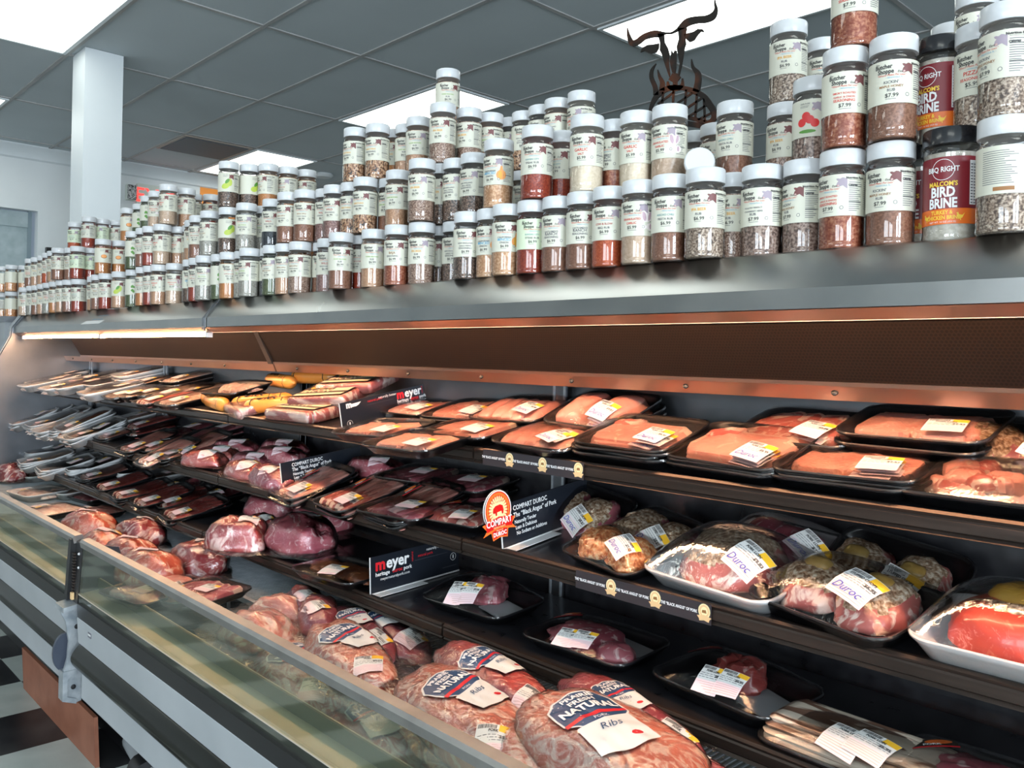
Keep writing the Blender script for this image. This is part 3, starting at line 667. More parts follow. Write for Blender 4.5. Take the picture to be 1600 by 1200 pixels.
def jar_meshes(var, fill, pale):
    if ('body',) not in _jm:
        m = MB(); m.lathe([(.0, .0012), (.024, .0012), (.0300, .0), (.0322, .0015), (.0335, .0050), (.0330, .0090), (.0322, .0115), (.0326, .0140), (.0328, .0180), (.0328, .1125), (.0320, .1165), (.0300, .1195), (.0290, .1215), (.0296, .1230), (.0285, .1250), (.0280, .128)], 'jar_plastic', 32, cap0=False, cap1=False); _jm[('body',)] = m.mesh('jar_body')
        for nm, mt in (('w', 'lid_white'), ('k', 'lid_black')):
            m = MB(); m.lathe([(.0270, .1255), (.0320, .1255), (.0325, .1262), (.0325, .1475), (.0316, .1492), (.0300, .1500), (.0, .1500)], mt, 36); _jm[('lid', nm)] = m.mesh('lid')
    kf = ('fill', fill)
    if kf not in _jm:
        rg = random.Random(fill); top = .098+rg.uniform(0, .016); m = MB()
        m.lathe([(.0, .0030), (.029, .0030), (.0310, .0060), (.0314, .0100), (.0308, .0130), (.0313, .0180), (.0313, top), (.0, top+.002)], fill, 28, cap0=False, cap1=False); _jm[kf] = m.mesh('spice_fill')
    kl = ('label', var, pale)
    if kl not in _jm:
        _jm[kl] = design(label_ops(var, random.Random(var), pale), cyl(.03305, .0495), step=.005).mesh('paper_label', smooth=30)
    return _jm[('body',)], _jm[kf], _jm[kl], _jm[('lid', 'w')]
def brine_label():
    h = .092
    ops = [('r', -.100, 0, .100, h, 'maroon'), ('r', -.100, 0, .100, .021, 'brine_orange'), ('p', ell(0, .0745, .0145, .0145, 28), 'white_ink'), ('p', ell(0, .0745, .0138, .0138, 28), 'maroon')]
    ops += [('t', 'BBQ RIGHT', 0, .0715, .0098, 'white_ink', {'bold': .02, 'sx': .8}), ('t', "MALCOM'S", 0, .0520, .0088, 'yellow', {'bold': .03, 'sx': .85}),
            ('t', 'BIRD', 0, .0375, .0190, 'white_ink', {'bold': .035, 'sx': .75}), ('t', 'BRINE', 0, .0225, .0185, 'white_ink', {'bold': .035, 'sx': .72}),
            ('t', 'TURKEY &', -.001, .0135, .0074, 'yellow', {'bold': .03, 'sx': .8}), ('t', 'CHICKEN BRINE', 0, .0065, .0074, 'yellow', {'bold': .03, 'sx': .8}), ('t', 'NET WT. 16 OZ (454 G)', 0, .002, .0032, 'white_ink', {})]
    for s in (-1, 1):
        x = s*.0225; ops.append(('p', [(x-.005, .010), (x-.002, .0075), (x+.002, .0075), (x+.0055, .015), (x+.002, .0115), (x-.002, .0125), (x-.003, .0155), (x-.0055, .0145), (x-.004, .0125)], 'yellow')); ops.append(('r', x-.0006, .0045, x+.0004, .008, 'yellow'))
    ops += [('r', .034, .026, .052, .086, 'white_ink')]+[('r', .0355, .028+i*.004, .0505, .0295+i*.004, 'ink_grey') for i in range(14)]
    return ops
def make_jar(x, y, z, var, fill, rot, pale, label, cat='spice jar', group=None):
    if var == 'malcom':
        t = thing('seasoning_jar', label, cat, (x, y, z), rot, group); key = ('malcom',)
        if key not in _jm:
            m = MB(); m.lathe([(.0, .0012), (.030, .0), (.0345, .0020), (.0362, .0070), (.0352, .0130), (.0350, .0180), (.0350, .118), (.0362, .124), (.0350, .130), (.0320, .134)], 'jar_plastic', 36, cap0=False, cap1=False); a = m.mesh('jar_body')
            m = MB(); m.lathe([(.0, .003), (.0325, .003), (.0345, .008), (.0336, .013), (.0338, .018), (.0338, .117), (.0340, .122), (.0, .125)], 'sp_brine', 32, cap0=False, cap1=False); b = m.mesh('spice_fill')
            c_ = design(brine_label(), cyl(.0353, .0235), step=.006).mesh('printed_label', smooth=30)
            m = MB(); pr = [(.0300, .133), (.0360, .133), (.0368, .134), (.0368, .154), (.0355, .1565), (.0, .157)]; m.lathe(pr, 'lid_black', 48); d = m.mesh('lid'); _jm[key] = (a, b, c_, d)
        me = _jm[key]
    else:
        t = thing('spice_jar', label, cat, (x, y, z), rot, group); me = jar_meshes(var, fill, pale)
    for nm, q in zip(('jar_body', 'spice_fill', 'paper_label', 'lid'), me): put(nm, q, t)
    return t
FW = {'sp_ipa': 'speckled brown', 'sp_coarse': 'coarse grey-brown', 'sp_red': 'dark red', 'sp_redorange': 'red-orange', 'sp_brown': 'brown', 'sp_tan': 'tan', 'sp_cream': 'cream', 'sp_beige': 'beige', 'sp_onion': 'tan flaked', 'sp_speckle': 'black-speckled orange', 'sp_pepper': 'dark peppery', 'sp_purple': 'purplish brown', 'sp_grey': 'pale grey', 'sp_black': 'near-black', 'sp_green': 'dark green', 'sp_orange': 'orange-brown', 'sp_orangeflake': 'bright orange', 'sp_garlon': 'rusty red', 'sp_herb': 'pinkish grey', 'sp_brine': 'cream'}
# px, py of the lid top as seen, label kind, contents, turn in degrees
JL = ['''1572,177,back,coarse,0;1488,196,malcom,brine,-8;1445,222,malcom,brine,-30;1393,218,maple,brown,-12;1317,230,smoky,garlon,-24;1258,246,herb0,herb,-38;1228,268,kc,red,-30;1191.6,254,cran,herb,-10;1146,268,ipa,ipa,0;1102.8,259,ipa,coarse,-4;1047.7,270,ancho,brown,-2;1002,278.6,ggar,beige,-12;954,289,low,redorange,-6;911.7,297.6,ranch,brown,2;873.5,304.7,ranch,brown,-12;834,311,kc,red,12;794,317,onion0,onion,2;764,325,onion,onion,-18;737,328.6,gpep,pepper,2;713,345,gpep,pepper,-8;689,352,gpep,pepper,-30;660,346,ipa,ipa,-10;622,350,baha,garlon,-10;585,357,hm,tan,6;561,366,low,red,-20;539,363,hm,brown,10;514,372,wild,purple,-4;500,378,baha,brown,-6;476,377,apple,ipa,-22;447,380,apple,tan,-14;429,382.5,herb0,green,-26;416,387,wild,black,-10;398,387,pickle,grey,-34;378,392,pickle,grey,-16;364,393,low,orange,12;345.7,396.7,herb,green,6;321.5,398.7,pickle,grey,-6;309,403,low,red,-10;301.7,405,onion,pepper,-2;274,411,ggar,beige,-6;250,413,gsalt,tan,-22;238,415,low,red,-24;226,417,low,orange,-22;210,421,herb,green,4;188,424,lime,tan,-16;167,427,wild,red,-10;155,429,baha,brown,-14;148.7,432,ranch,tan,-20;140.8,438,kc,red,-26;124,436,kc,red,-24;109,437,baha,brown,-20;99,438,baha,tan,-20;88,440,wild,orange,-20;78,442,gsalt,grey,-12;69,444,ipa,tan,-12;60,446,smoky,brown,-14;52,447,ranch,grey,-8;40,449,gsalt,beige,-8;19,457,back,orangeflake,0;4,458,back,orangeflake,0''',
'''1575,-3,herb0,coarse,-36;1530,32,pizza,coarse,-6;1476,50,malcom,brine,-24;1397,49,maple,brown,10;1322,69,smoky,garlon,12;1272,116,cherry,herb,-14;1228,157,ipa,ipa,-14;1149,154,ancho,brown,-16;1114,192,ranch,tan,-10;1092,200,ranch,brown,-14;1047,160,ggar,beige,-18;996,170,gsalt,cream,-8;961,184,ranch,garlon,-24;919,176,gsalt,cream,-6;878.6,202,kc,red,-16;841,193,kc,red,-4;780,214.6,onion,onion,-22;741.7,236.8,gpep,pepper,-22;714,245.7,gpep,pepper,-24;691,254.5,ipa,pepper,-18;660,246,ipa,ipa,-16;623,264,hm,tan,-16;604,277,hm,brown,-20;578.6,275.7,every,speckle,-20;549,284,every,speckle,-20;526,287.5,wild,purple,-14;507,294,wild,purple,-10;482,295,apple,brown,-6;451,299,apple,brown,-26;427,310,wild,black,-10;411,321,pickle,grey,-18;387.6,316.5,pickle,grey,-10;358,323,lime,pepper,6;328.6,328.7,herb0,grey,-38;311,336,low,brown,-14;303,343.5,ipa,tan,-6;295.5,352,wild,beige,-12;281,353,gsalt,tan,-22;256,350,ggar0,beige,-36;236.5,353,low,red,-12;226,356,low,brown,-22;210,361,herb,green,4;188,375.5,orange,orange,-16;161.5,373,orange,orange,2;141,387,kc,red,-26;123,384.5,kc,red,-34;108.5,387,baha,brown,-26;97,387,baha,brown,-26;85,392,baha,tan,-26;77,395,wild,redorange,-20;69,399.5,ipa,tan,-12;59,402,ipa,tan,-8;49.6,404,smoky,brown,-14;38,414.6,back,orangeflake,30;19,413.7,back,orangeflake,90;4,416,back,orangeflake,60''',
'''1486,32,ipa,tan,0;1527,-20,ranch,coarse,-10;1233,27,ipa,coarse,2;1286,56,ranch,coarse,10;1337,-90,smoky,garlon,0;909,139,ggar0,cream,-36;872,150.6,gpep,tan,-22;846.6,161.6,gpep,pepper,0;819.7,171.6,gpep,speckle,6;798,181,gpep,pepper,-20;769,174.4,hm,tan,-22;733.7,166,ipa,ipa,-18;692.6,158,ipa,ipa,-8;654.6,180,hm,tan,-2;634,193,hm,tan,0;620.7,199,every,orange,-22;590.6,191,every,speckle,-20;556,197.5,every,speckle,-34;359,251,lime,pepper,-8;390,255,lime,pepper,40;419,254.5,herb0,orange,-46;450,259,low,orange,-30;479.7,264,low,orange,-36;263.5,287,ggar0,beige,-36;292,293,ggar0,tan,-30;309,302,wild,tan,-20;326,303,kc,red,-30;343,307.5,kc,red,-34;245.6,297.6,ggar,beige,-10;233,305.5,herb,green,-4;220,318,herb,green,0;201,324.5,orange,orange,0;181,343.5,kc,red,-30;162,341.5,kc,red,-34;140,338,kc,red,-34;117.6,346.6,kc,redorange,-14''',
'700.5,105,hm,tan,14']
TIER = ['bottom tier', 'second tier', 'third tier', 'top tier']
jars = []
for k, s in enumerate(JL):
    for q in s.split(';'):
        px, py, var, fl, rot = q.split(','); px = float(px); py = float(py)
        P = at_z(px, py, ZH+JH*(k+1)+(.007 if var == 'malcom' else 0)); d = Vector((P.x, P.y)).normalized()*JR
        jars.append([P.x+d.x, P.y+d.y, k, var, 'sp_'+fl, float(rot), px])
for it in range(60):           # nothing may overlap its neighbour
    mv = 0
    for a in range(len(jars)):
        for b in range(a+1, len(jars)):
            A, B = jars[a], jars[b]
            if A[2] != B[2]: continue
            dx, dy = B[0]-A[0], B[1]-A[1]; d = math.hypot(dx, dy); mn = .0672+(.0033 if A[3] == 'malcom' else 0)+(.0033 if B[3] == 'malcom' else 0)
            if d < mn:
                if d < 1e-5: dx, dy, d = .01, 0, .01
                p = (mn-d)/2/d; A[0] -= dx*p; A[1] -= dy*p; B[0] += dx*p; B[1] += dy*p; mv += 1
    if not mv: break
# jars hidden in the rows behind that carry the ones seen above them
for k in (3, 2, 1):
    for J in [j for j in jars if j[2] == k]:
        below = [b for b in jars if b[2] == k-1]
        near = sum(1 for b in below if math.hypot(b[0]-J[0], b[1]-J[1]) < .030)
        two = [b for b in below if math.hypot(b[0]-J[0], b[1]-J[1]) < .056]
        if near or len(two) > 1: continue
        cand = [(J[0], J[1])]+[(J[0]+r*math.cos(a), J[1]+r*math.sin(a)) for r in (.010, .02, .03, .04) for a in [PI*i/8 for i in range(16)]]
        for c in cand:
            if all(math.hypot(b[0]-c[0], b[1]-c[1]) > .0668+(.0035 if b[3] == 'malcom' else 0) for b in below) and c[1] > 1.245:
                jars.append([c[0], c[1], k-1, 'ipa' if J[3] == 'malcom' else J[3], J[4], J[5], None]); break
JSUP = sum(1 for j in jars if j[6] is None)
def ordn(n): return {1: 'first', 2: 'second', 3: 'third', 4: 'fourth', 5: 'fifth', 6: 'sixth', 7: 'seventh', 8: 'eighth', 9: 'ninth', 10: 'tenth'}.get(n, '%d%s' % (n, 'th' if n % 10 not in (1, 2, 3) or n in (11, 12, 13) else {1: 'st', 2: 'nd', 3: 'rd'}[n % 10]))
for k in range(4):
    row = sorted([j for j in jars if j[2] == k and j[6] is not None], key=lambda j: -j[6])
    nr = len(row)
    for i, j in enumerate(row):
        base0 = j[3].replace('0', ''); w = VAR.get(j[3] if j[3] in VAR else base0, VAR['herb'])[4] if j[3] != 'malcom' else ''
        if j[3] == 'herb0': w = 'ingredients side'
        pos = '%s from right in %s' % (ordn(i+1), TIER[k]) if i < (nr+1)//2 else '%s from left in %s' % (ordn(nr-i), TIER[k])
        if j[3] == 'malcom': lb = 'black-lidded jar with maroon and orange BIRD BRINE label, '+pos
        elif k == 3: lb = 'lone topmost jar of tan honey mustard rub standing above the middle stack'
        else: lb = 'jar of %s rub, %s, %s' % (FW[j[4]], w, pos)
        j.append(lb)
GR = ['spice jars on the hood, bottom tier', 'spice jars on the hood, second tier', 'spice jars on the hood, third tier', 'spice jars on the hood, top tier']
hid = 0
for j in jars:
    x, y, k, var, fl, rot, px = j[:7]
    if px is None: lb = 'spice jar hidden in the rows behind, carrying jars of the tier above'; g = 'hidden spice jars behind the front rows'
    else: lb = j[7]; g = GR[k]
    pale = (px is not None and int(px) % 3 == 0)
    if var in ('herb0', 'ggar0', 'onion0'): var = {'herb0': 'gsalt' if fl in ('sp_tan', 'sp_cream') else 'maple', 'ggar0': 'gsalt', 'onion0': 'onion'}[var]
    face = math.atan2(-x, y)   # turns the label (built facing -y) towards the camera
    make_jar(x, y, ZH+JH*k, var, fl, face+R_(rot-9), pale, lb, group=g)
# the white plastic cap lying up against a jar
b = MB(); b.lathe([(.0, 0), (.024, 0), (.026, .002), (.026, .010), (.024, .012), (0, .012)], 'lid_white', 32)
o = b.obj('bottle_cap'); tag(o, 'round white cap standing on edge on a jar lid below the bull cutout', 'cap')
P = at_y(1092, 262, 1.262); o.location = (P.x, 1.262, ZH+JH+.0262); o.rotation_euler = (R_(82), 0, R_(38))
# card lying on the sloping hood front
m = MB(); fa = Vector((0, .0522, .0610)).normalized()
n0 = Vector((0, -.749, .663)); c0 = Vector((0, 1.166, .110))
def hoodpt(x, s, o): return Vector((x, 0, 0))+c0+fa*s+n0*(o+.0012)
x0 = -3.62
pts = [(-3.83, -.004), (-3.60, -.004), (-3.43, .080), (-3.66, .080)]
v = [hoodpt(x, s, 0) for x, s in pts]+[hoodpt(x, s, .0012) for x, s in pts]
m.add(v, [(0, 1, 2, 3), (7, 6, 5, 4), (0, 4, 5, 1), (1, 5, 6, 2), (2, 6, 7, 3), (3, 7, 4, 0)], 'white_paper')
for r in range(3):
    q = [hoodpt(-3.72+.035*r+.02*i+.0*r, .018+.02*r+(.006 if i % 2 else 0), .0015) for i in range(7)]
    m.tube(q, .0006, 'ink_blue', 4)
o = m.obj('paper_card', smooth=0); tag(o, 'white card lying slanted on the steel hood front at the left', 'card')

# bull head over a grilled steak: flat cut metal sign standing behind the jars
YB = 1.72
def bp(x, y): P = at_y(970+x/5.7125, y/5.7143, YB); return (P.x, P.z)
def strip(pts):   # (x,y,halfwidth) in the enlarged view
    L_, R2 = [], []
    for i, (x, y, w) in enumerate(pts):
        a = pts[max(0, i-1)]; b = pts[min(len(pts)-1, i+1)]; d = Vector((b[0]-a[0], b[1]-a[1])).normalized()
        L_.append((x-d.y*w, y+d.x*w)); R2.append((x+d.y*w, y-d.x*w))
    return (L_, R2)
def smoothp(pts, n=4):
    out = []
    for i in range(len(pts)-1):
        p0 = pts[max(0, i-1)]; p1 = pts[i]; p2 = pts[i+1]; p3 = pts[min(len(pts)-1, i+2)]
        for k in range(n):
            t = k/n; out.append(tuple(.5*((2*b)+(-a+c_)*t+(2*a-5*b+4*c_-d)*t*t+(-a+3*b-3*c_+d)*t**3) for a, b, c_, d in zip(p0, p1, p2, p3)))
    out.append(pts[-1]); return out
horn = smoothp([(58, 250, 2), (72, 320, 14), (100, 385, 26), (150, 375, 26), (210, 330, 26), (290, 305, 30), (350, 305, 28), (400, 297, 9), (450, 296, 8), (500, 272, 12), (545, 240, 26), (600, 198, 34), (680, 178, 32), (760, 172, 32), (820, 145, 30), (850, 90, 16), (842, 30, 7), (840, -8, 2)])
shapes = [strip(horn),
 [(330, 300), (385, 300), (392, 380), (420, 430), (436, 490), (428, 560), (440, 660), (436, 690), (424, 660), (400, 590), (378, 520), (365, 480), (350, 450), (352, 380)],
 [(512, 250), (590, 250), (575, 330), (582, 395), (570, 430), (560, 500), (545, 590), (522, 680), (512, 665), (528, 570), (510, 480), (500, 420), (520, 350)],
 [(178, 468), (190, 430), (240, 402), (300, 396), (342, 388), (340, 430), (318, 470), (270, 480), (215, 455)],
 [(748, 288), (730, 262), (690, 258), (650, 285), (568, 305), (580, 345), (615, 378), (655, 362), (690, 310), (715, 284)],
 [(440, 548), (455, 450), (468, 480), (484, 450), (500, 455), (498, 520), (496, 600), (486, 655), (462, 650), (448, 600)],
 [(428, 712), (462, 655), (505, 655), (538, 690), (505, 730), (505, 775), (470, 775), (466, 735)],
 strip(smoothp([(420, 728, 6), (428, 770, 16), (480, 790, 26), (545, 770, 18), (552, 700, 6)])),
 strip(smoothp([(316, 568, 2), (278, 630, 14), (276, 700, 18), (308, 780, 20), (316, 850, 24)])),
 strip(smoothp([(330, 622, 2), (345, 680, 12), (372, 740, 20), (368, 810, 26)])),
 strip(smoothp([(632, 528, 2), (645, 600, 14), (690, 660, 26), (690, 740, 28), (672, 820, 30)])),
 strip(smoothp([(262, 990, 12), (285, 920, 18), (330, 850, 24), (400, 800, 24), (480, 782, 24), (570, 790, 22), (660, 818, 26), (740, 860, 26), (790, 930, 30), (830, 1000, 28), (830, 1060, 24), (780, 1100, 22), (700, 1075, 20), (620, 1055, 18), (560, 1045, 16)])),
 strip([(378, 820, 9), (368, 960, 9)]), strip([(472, 800, 9), (462, 1000, 9)]), strip([(585, 800, 9), (565, 1020, 9)]), strip([(680, 840, 9), (665, 1050, 9)]), strip([(742, 880, 9), (752, 1090, 9)]),
 strip([(330, 930, 9), (480, 820, 9)]), strip([(380, 1010, 9), (640, 830, 9)]), strip([(540, 1000, 9), (720, 880, 9)]), strip([(600, 1045, 9), (765, 940, 9)]), strip([(690, 1070, 9), (810, 1010, 9)]),
 [(600, 1080), (700, 1095), (800, 1120), (820, 1150), (700, 1145), (600, 1130)], strip([(470, 1040, 14), (470, 1520, 16)])]
m = MB()
for s in shapes:
    if isinstance(s, tuple):
        La, Ra = s; n = len(La); q = [bp(*p) for p in La+Ra]; s = La+Ra[::-1]
        v2 = q; f2 = [(i, i+1, n+i+1, n+i) for i in range(n-1)]
    else: v2, f2 = dense([bp(*p) for p in s], 9)
    n = len(v2)
    m.add([(a, YB-.0015, b) for a, b in v2]+[(a, YB+.0015, b) for a, b in v2], f2+[tuple(n+i for i in f[::-1]) for f in f2], 'cut_metal')
    k = len(s); q = [bp(*p) for p in s]
    m.add([(a, YB-.0015, b) for a, b in q]+[(a, YB+.0015, b) for a, b in q], [(i, (i+1) % k, k+(i+1) % k, k+i) for i in range(k)], 'cut_metal')
P0 = bp(470, 1500)
o = thing('metal_sign', 'dark cut-metal bull head over a grilled steak standing behind the jars', 'metal decoration', (P0[0], YB, ZH))
m.v = [(v[0]-P0[0], v[1]-YB, v[2]-ZH) for v in m.v]; m.obj('cutout', o, smooth=0)
m = MB(); m.box(-.02, -.02, 0, .02, .02, .004, 'rust_metal'); m.box(-.012, -.003, .004, .012, .003, P0[1]-ZH+.06, 'rust_metal'); m.obj('stand', o, smooth=0)

# ------------------------------------------------------------------ packages
NZ = noise.noise
def rrect(w, d, r, n=6):
    r = min(r, w/2-1e-4, d/2-1e-4); out = []
    for cx, cy, a0 in ((w/2-r, d/2-r, 0), (-w/2+r, d/2-r, 90), (-w/2+r, -d/2+r, 180), (w/2-r, -d/2+r, 270)):
        for i in range(n): a = R_(a0+90*i/(n-1)); out.append((cx+r*math.cos(a), cy+r*math.sin(a)))
    return out
def loft(mb, loops, mat, cap0=True, cap1=True):
    n = len(loops[0]); v = [p for l in loops for p in l]; f = []
    for k in range(len(loops)-1):
        for i in range(n): j = (i+1) % n; f.append((k*n+i, k*n+j, (k+1)*n+j, (k+1)*n+i))
    if cap0: f.append(tuple(range(n-1, -1, -1)))
    if cap1: f.append(tuple((len(loops)-1)*n+i for i in range(n)))
    mb.add(v, f, mat)
_pm = {}
def cached(key, fn):
    if key not in _pm: _pm[key] = fn()
    return _pm[key]
def tray_mesh(w, d, h, mat):
    def mk():
        m = MB(); L = []
        for ins, z in ((.052, 0), (.040, .002), (.012, h*.75), (.002, h-.003), (0, h), (.003, h+.0022), (.010, h+.0012), (.014, h-.003), (.026, h*.5), (.050, .0065), (.060, .0045)):
            L.append([(x, y, z) for x, y in rrect(w-ins, d-ins, .034-ins*.2)])
        loft(m, L, mat); return m.mesh('tray', 50)
    return cached(('tray', w, d, h, mat), mk)
def film_fn(w, d, h, H, ex=4):
    def f(x, y):
        a = min(1, abs(x)/(w/2)); b = min(1, abs(y)/(d/2)); return h+.0035+(H-h)*max(0, (1-a**ex))*max(0, (1-b**ex))
    return f
def film_mesh(w, d, h, H, ex, mat='film'):
    def mk():
        f = film_fn(w, d, h, H, ex); m = MB(); nx, ny = 14, 12
        def P(i, j):
            u, v = -1+2*i/nx, -1+2*j/ny                     # square mapped onto the rounded tray outline
            k = 1-.09*(abs(u)**6)*(abs(v)**6); x, y = u*w/2*k*.997, v*d/2*k*.997
            return (x, y, f(x, y)+.0006*NZ(Vector((x*60, y*60, H*50))))
        v = [P(i, j) for j in range(ny+1) for i in range(nx+1)]
        m.add(v, [(j*(nx+1)+i, j*(nx+1)+i+1, (j+1)*(nx+1)+i+1, (j+1)*(nx+1)+i) for j in range(ny) for i in range(nx)], mat)
        # wrap drawn down over the rim and gathered under the tray
        n = 24; L = []
        for ins, z in ((-.001, h+.003), (-.002, h-.001), (.010, h*.75), (.036, .001)): L.append([(x, y, z) for x, y in rrect(w-ins, d-ins, .034)])
        loft(m, L, mat, False, False); return m.mesh('film_wrap', 60)
    return cached(('film', w, d, h, H, ex, mat), mk)
def slab(outline, t, seed, mat, fat=None, dome=.003, wob=.002, fatside=1):
    """a flat cut of meat: outline in x,y; thickness t; fat on one side of the rim"""
    m = MB(); n = len(outline); cx = sum(p[0] for p in outline)/n; cy = sum(p[1] for p in outline)/n; v = []; R = [(1, 0), (1.03, t*.5), (.96, t*.93), (.86, t), (.55, t+dome*.7), (.25, t+dome)]
    for s, z in R:
        for i, (x, y) in enumerate(outline):
            q = 1+.05*NZ(Vector((x*45, y*45, seed)))
            v.append((cx+(x-cx)*s*q, cy+(y-cy)*s*q, z+wob*NZ(Vector((x*s*60, y*s*60, seed+5)))*(1 if z > 0 else 0)))
    v.append((cx, cy, t+dome)); f = []; f2 = []
    for k in range(len(R)-1):
        for i in range(n):
            j = (i+1) % n; q = (k*n+i, k*n+j, (k+1)*n+j, (k+1)*n+i)
            (f2 if fat and k < 3 and (outline[i][1]-cy)*fatside > .004 else f).append(q)
    k = len(R)-1
    f += [(k*n+i, k*n+(i+1) % n, len(v)-1) for i in range(n)]; f.append(tuple(range(n-1, -1, -1)))
    m.add(v, f, mat)
    if f2: m.f += f2; m.m += [m.mi(fat)]*len(f2)
    return m
def chop_outline(w, d, seed, n=26):
    o = []
    for i in range(n):
        a = 2*PI*i/n; r = 1+.10*math.cos(2*a+seed)+.06*math.sin(3*a+seed*2)+.05*NZ(Vector((math.cos(a)*1.5, math.sin(a)*1.5, seed*3.1)))
        e = .75; o.append((w/2*r*math.copysign(abs(math.cos(a))**e, math.cos(a)), d/2*r*math.copysign(abs(math.sin(a))**e, math.sin(a))))
    return o
def lump(w, d, h, seed, mat, amp=.16, freq=2.2, n=28, k=16, flat_=.35, ex=.8, mat2=None, crumb=0):
    """rounded piece of meat standing on its flattened underside"""
    m = MB(); v = []; mm = []
    for j in range(k+1):
        ph = -PI/2+PI*j/k
        for i in range(n):
            a = 2*PI*i/n; c = math.cos(ph)
            x, y, z = math.copysign(abs(math.cos(a))**ex, math.cos(a))*c**.75 if c > 1e-6 else 0, math.copysign(abs(math.sin(a))**ex, math.sin(a))*c**.75 if c > 1e-6 else 0, math.sin(ph)
            q = 1+amp*NZ(Vector((x*freq, y*freq, z*freq))+Vector((seed*7.3, seed*1.7, 0)))+amp*.35*NZ(Vector((x*freq*3, y*freq*3, z*freq*3+seed)))
            if crumb and z > .05: q += crumb*NZ(Vector((x*16, y*16, z*16)))
            zz = z*q; zz = zz if zz > 0 else zz*flat_
            v.append((x*w/2*q, y*d/2*q, h*(zz+flat_)/(1+flat_)))
    f = []; g = []
    for j in range(k):
        for i in range(n):
            q = (j*n+i, j*n+(i+1) % n, (j+1)*n+(i+1) % n, (j+1)*n+i)
            t_ = (v[q[0]][2]/h)
            (g if mat2 and t_ > .62+.16*NZ(Vector((v[q[0]][0]*40, v[q[0]][1]*40, seed))) else f).append(q)
    m.add(v, f, mat)
    if g: m.f += g; m.m += [m.mi(mat2)]*len(g)
    zmin = min(p[2] for p in m.v); m.v = [(p[0], p[1], max(0, p[2]-zmin*.5)) for p in m.v]
    return m
def xf(mb, x=0, y=0, z=0, rz=0, rx=0, ry=0, s=1):
    M = Matrix.Translation((x, y, z)) @ Matrix.Rotation(rz, 4, 'Z') @ Matrix.Rotation(ry, 4, 'Y') @ Matrix.Rotation(rx, 4, 'X') @ Matrix.Scale(s, 4)
    mb.v = [tuple(M @ Vector(p)) for p in mb.v]; return mb
def price_ops(rng, duroc, s=.058, line='$7.52', title='PORK'):
    a = s/2; P = 'white_paper'
    ops = [('r', -a, -a, a, a, P), ('r', -a, -a, a, -a*.22, 'sticker_pink'), ('r', a*.22, a*.52, a, a*.98, 'sticker_orange')]
    x = -a*.92
    while x < a*.05: wd = rng.choice((.0006, .001, .0014)); ops.append(('r', x, a*.66, x+wd, a*.94, 'ink')); x += wd+.0009
    ops.append(('t', title, -a*.05, a*.40, s*.125, 'ink', {'bold': .03, 'sx': .8}))
    for i in range(3):
        y = a*(.24-.15*i); x0 = -a*.9
        while x0 < a*.9: wd = rng.uniform(.003, .009); ops.append(('r', x0, y, min(a*.93, x0+wd), y+.0009, 'ink_grey')); x0 += wd+.002
    ops.append(('t', line, a*.62, a*.06, s*.14, 'ink', {'bold': .02}))
    for i in range(5):
        y = -a*(.36+.13*i); ops.append(('r', -a*.92, y, a*.92, y+.0006, 'cow_light'))
    if duroc: ops.append(('t', 'Duroc', -a*.12, -a*.72, s*.29, 'ink_penblue', {'shear': .35}))
    return ops
def on_surface(bvh, cx, cy, rot, off=.0012, H=.3, fallback=.02):
    ca, sa = math.cos(rot), math.sin(rot)
    def mp(u, v, o):
        x, y = cx+u*ca-v*sa, cy+u*sa+v*ca
        h = bvh.ray_cast(Vector((x, y, H)), Vector((0, 0, -1)))
        z = h[0].z if h[0] is not None else fallback
        return Vector((x, y, z+off+o))
    return mp
def bvh_of(mbs):
    v = []; f = []
    for m in mbs: k = len(v); v += [Vector(p) for p in m.v]; f += [tuple(k+i for i in q) for q in m.f]
    return BVHTree.FromPolygons(v, f)
class Pack:            # one kind of package: a list of parts, each (name, mesh, [sub-parts])
    def __init__(s, top): s.parts = []; s.top = top; s.base = .022
    def add(s, name, me, sub=None, label=None): s.parts.append((name, me, sub or [], label)); return s
PR = ['$7.52', '$6.95', '$9.83', '$12.10', '$5.04', '$8.81']
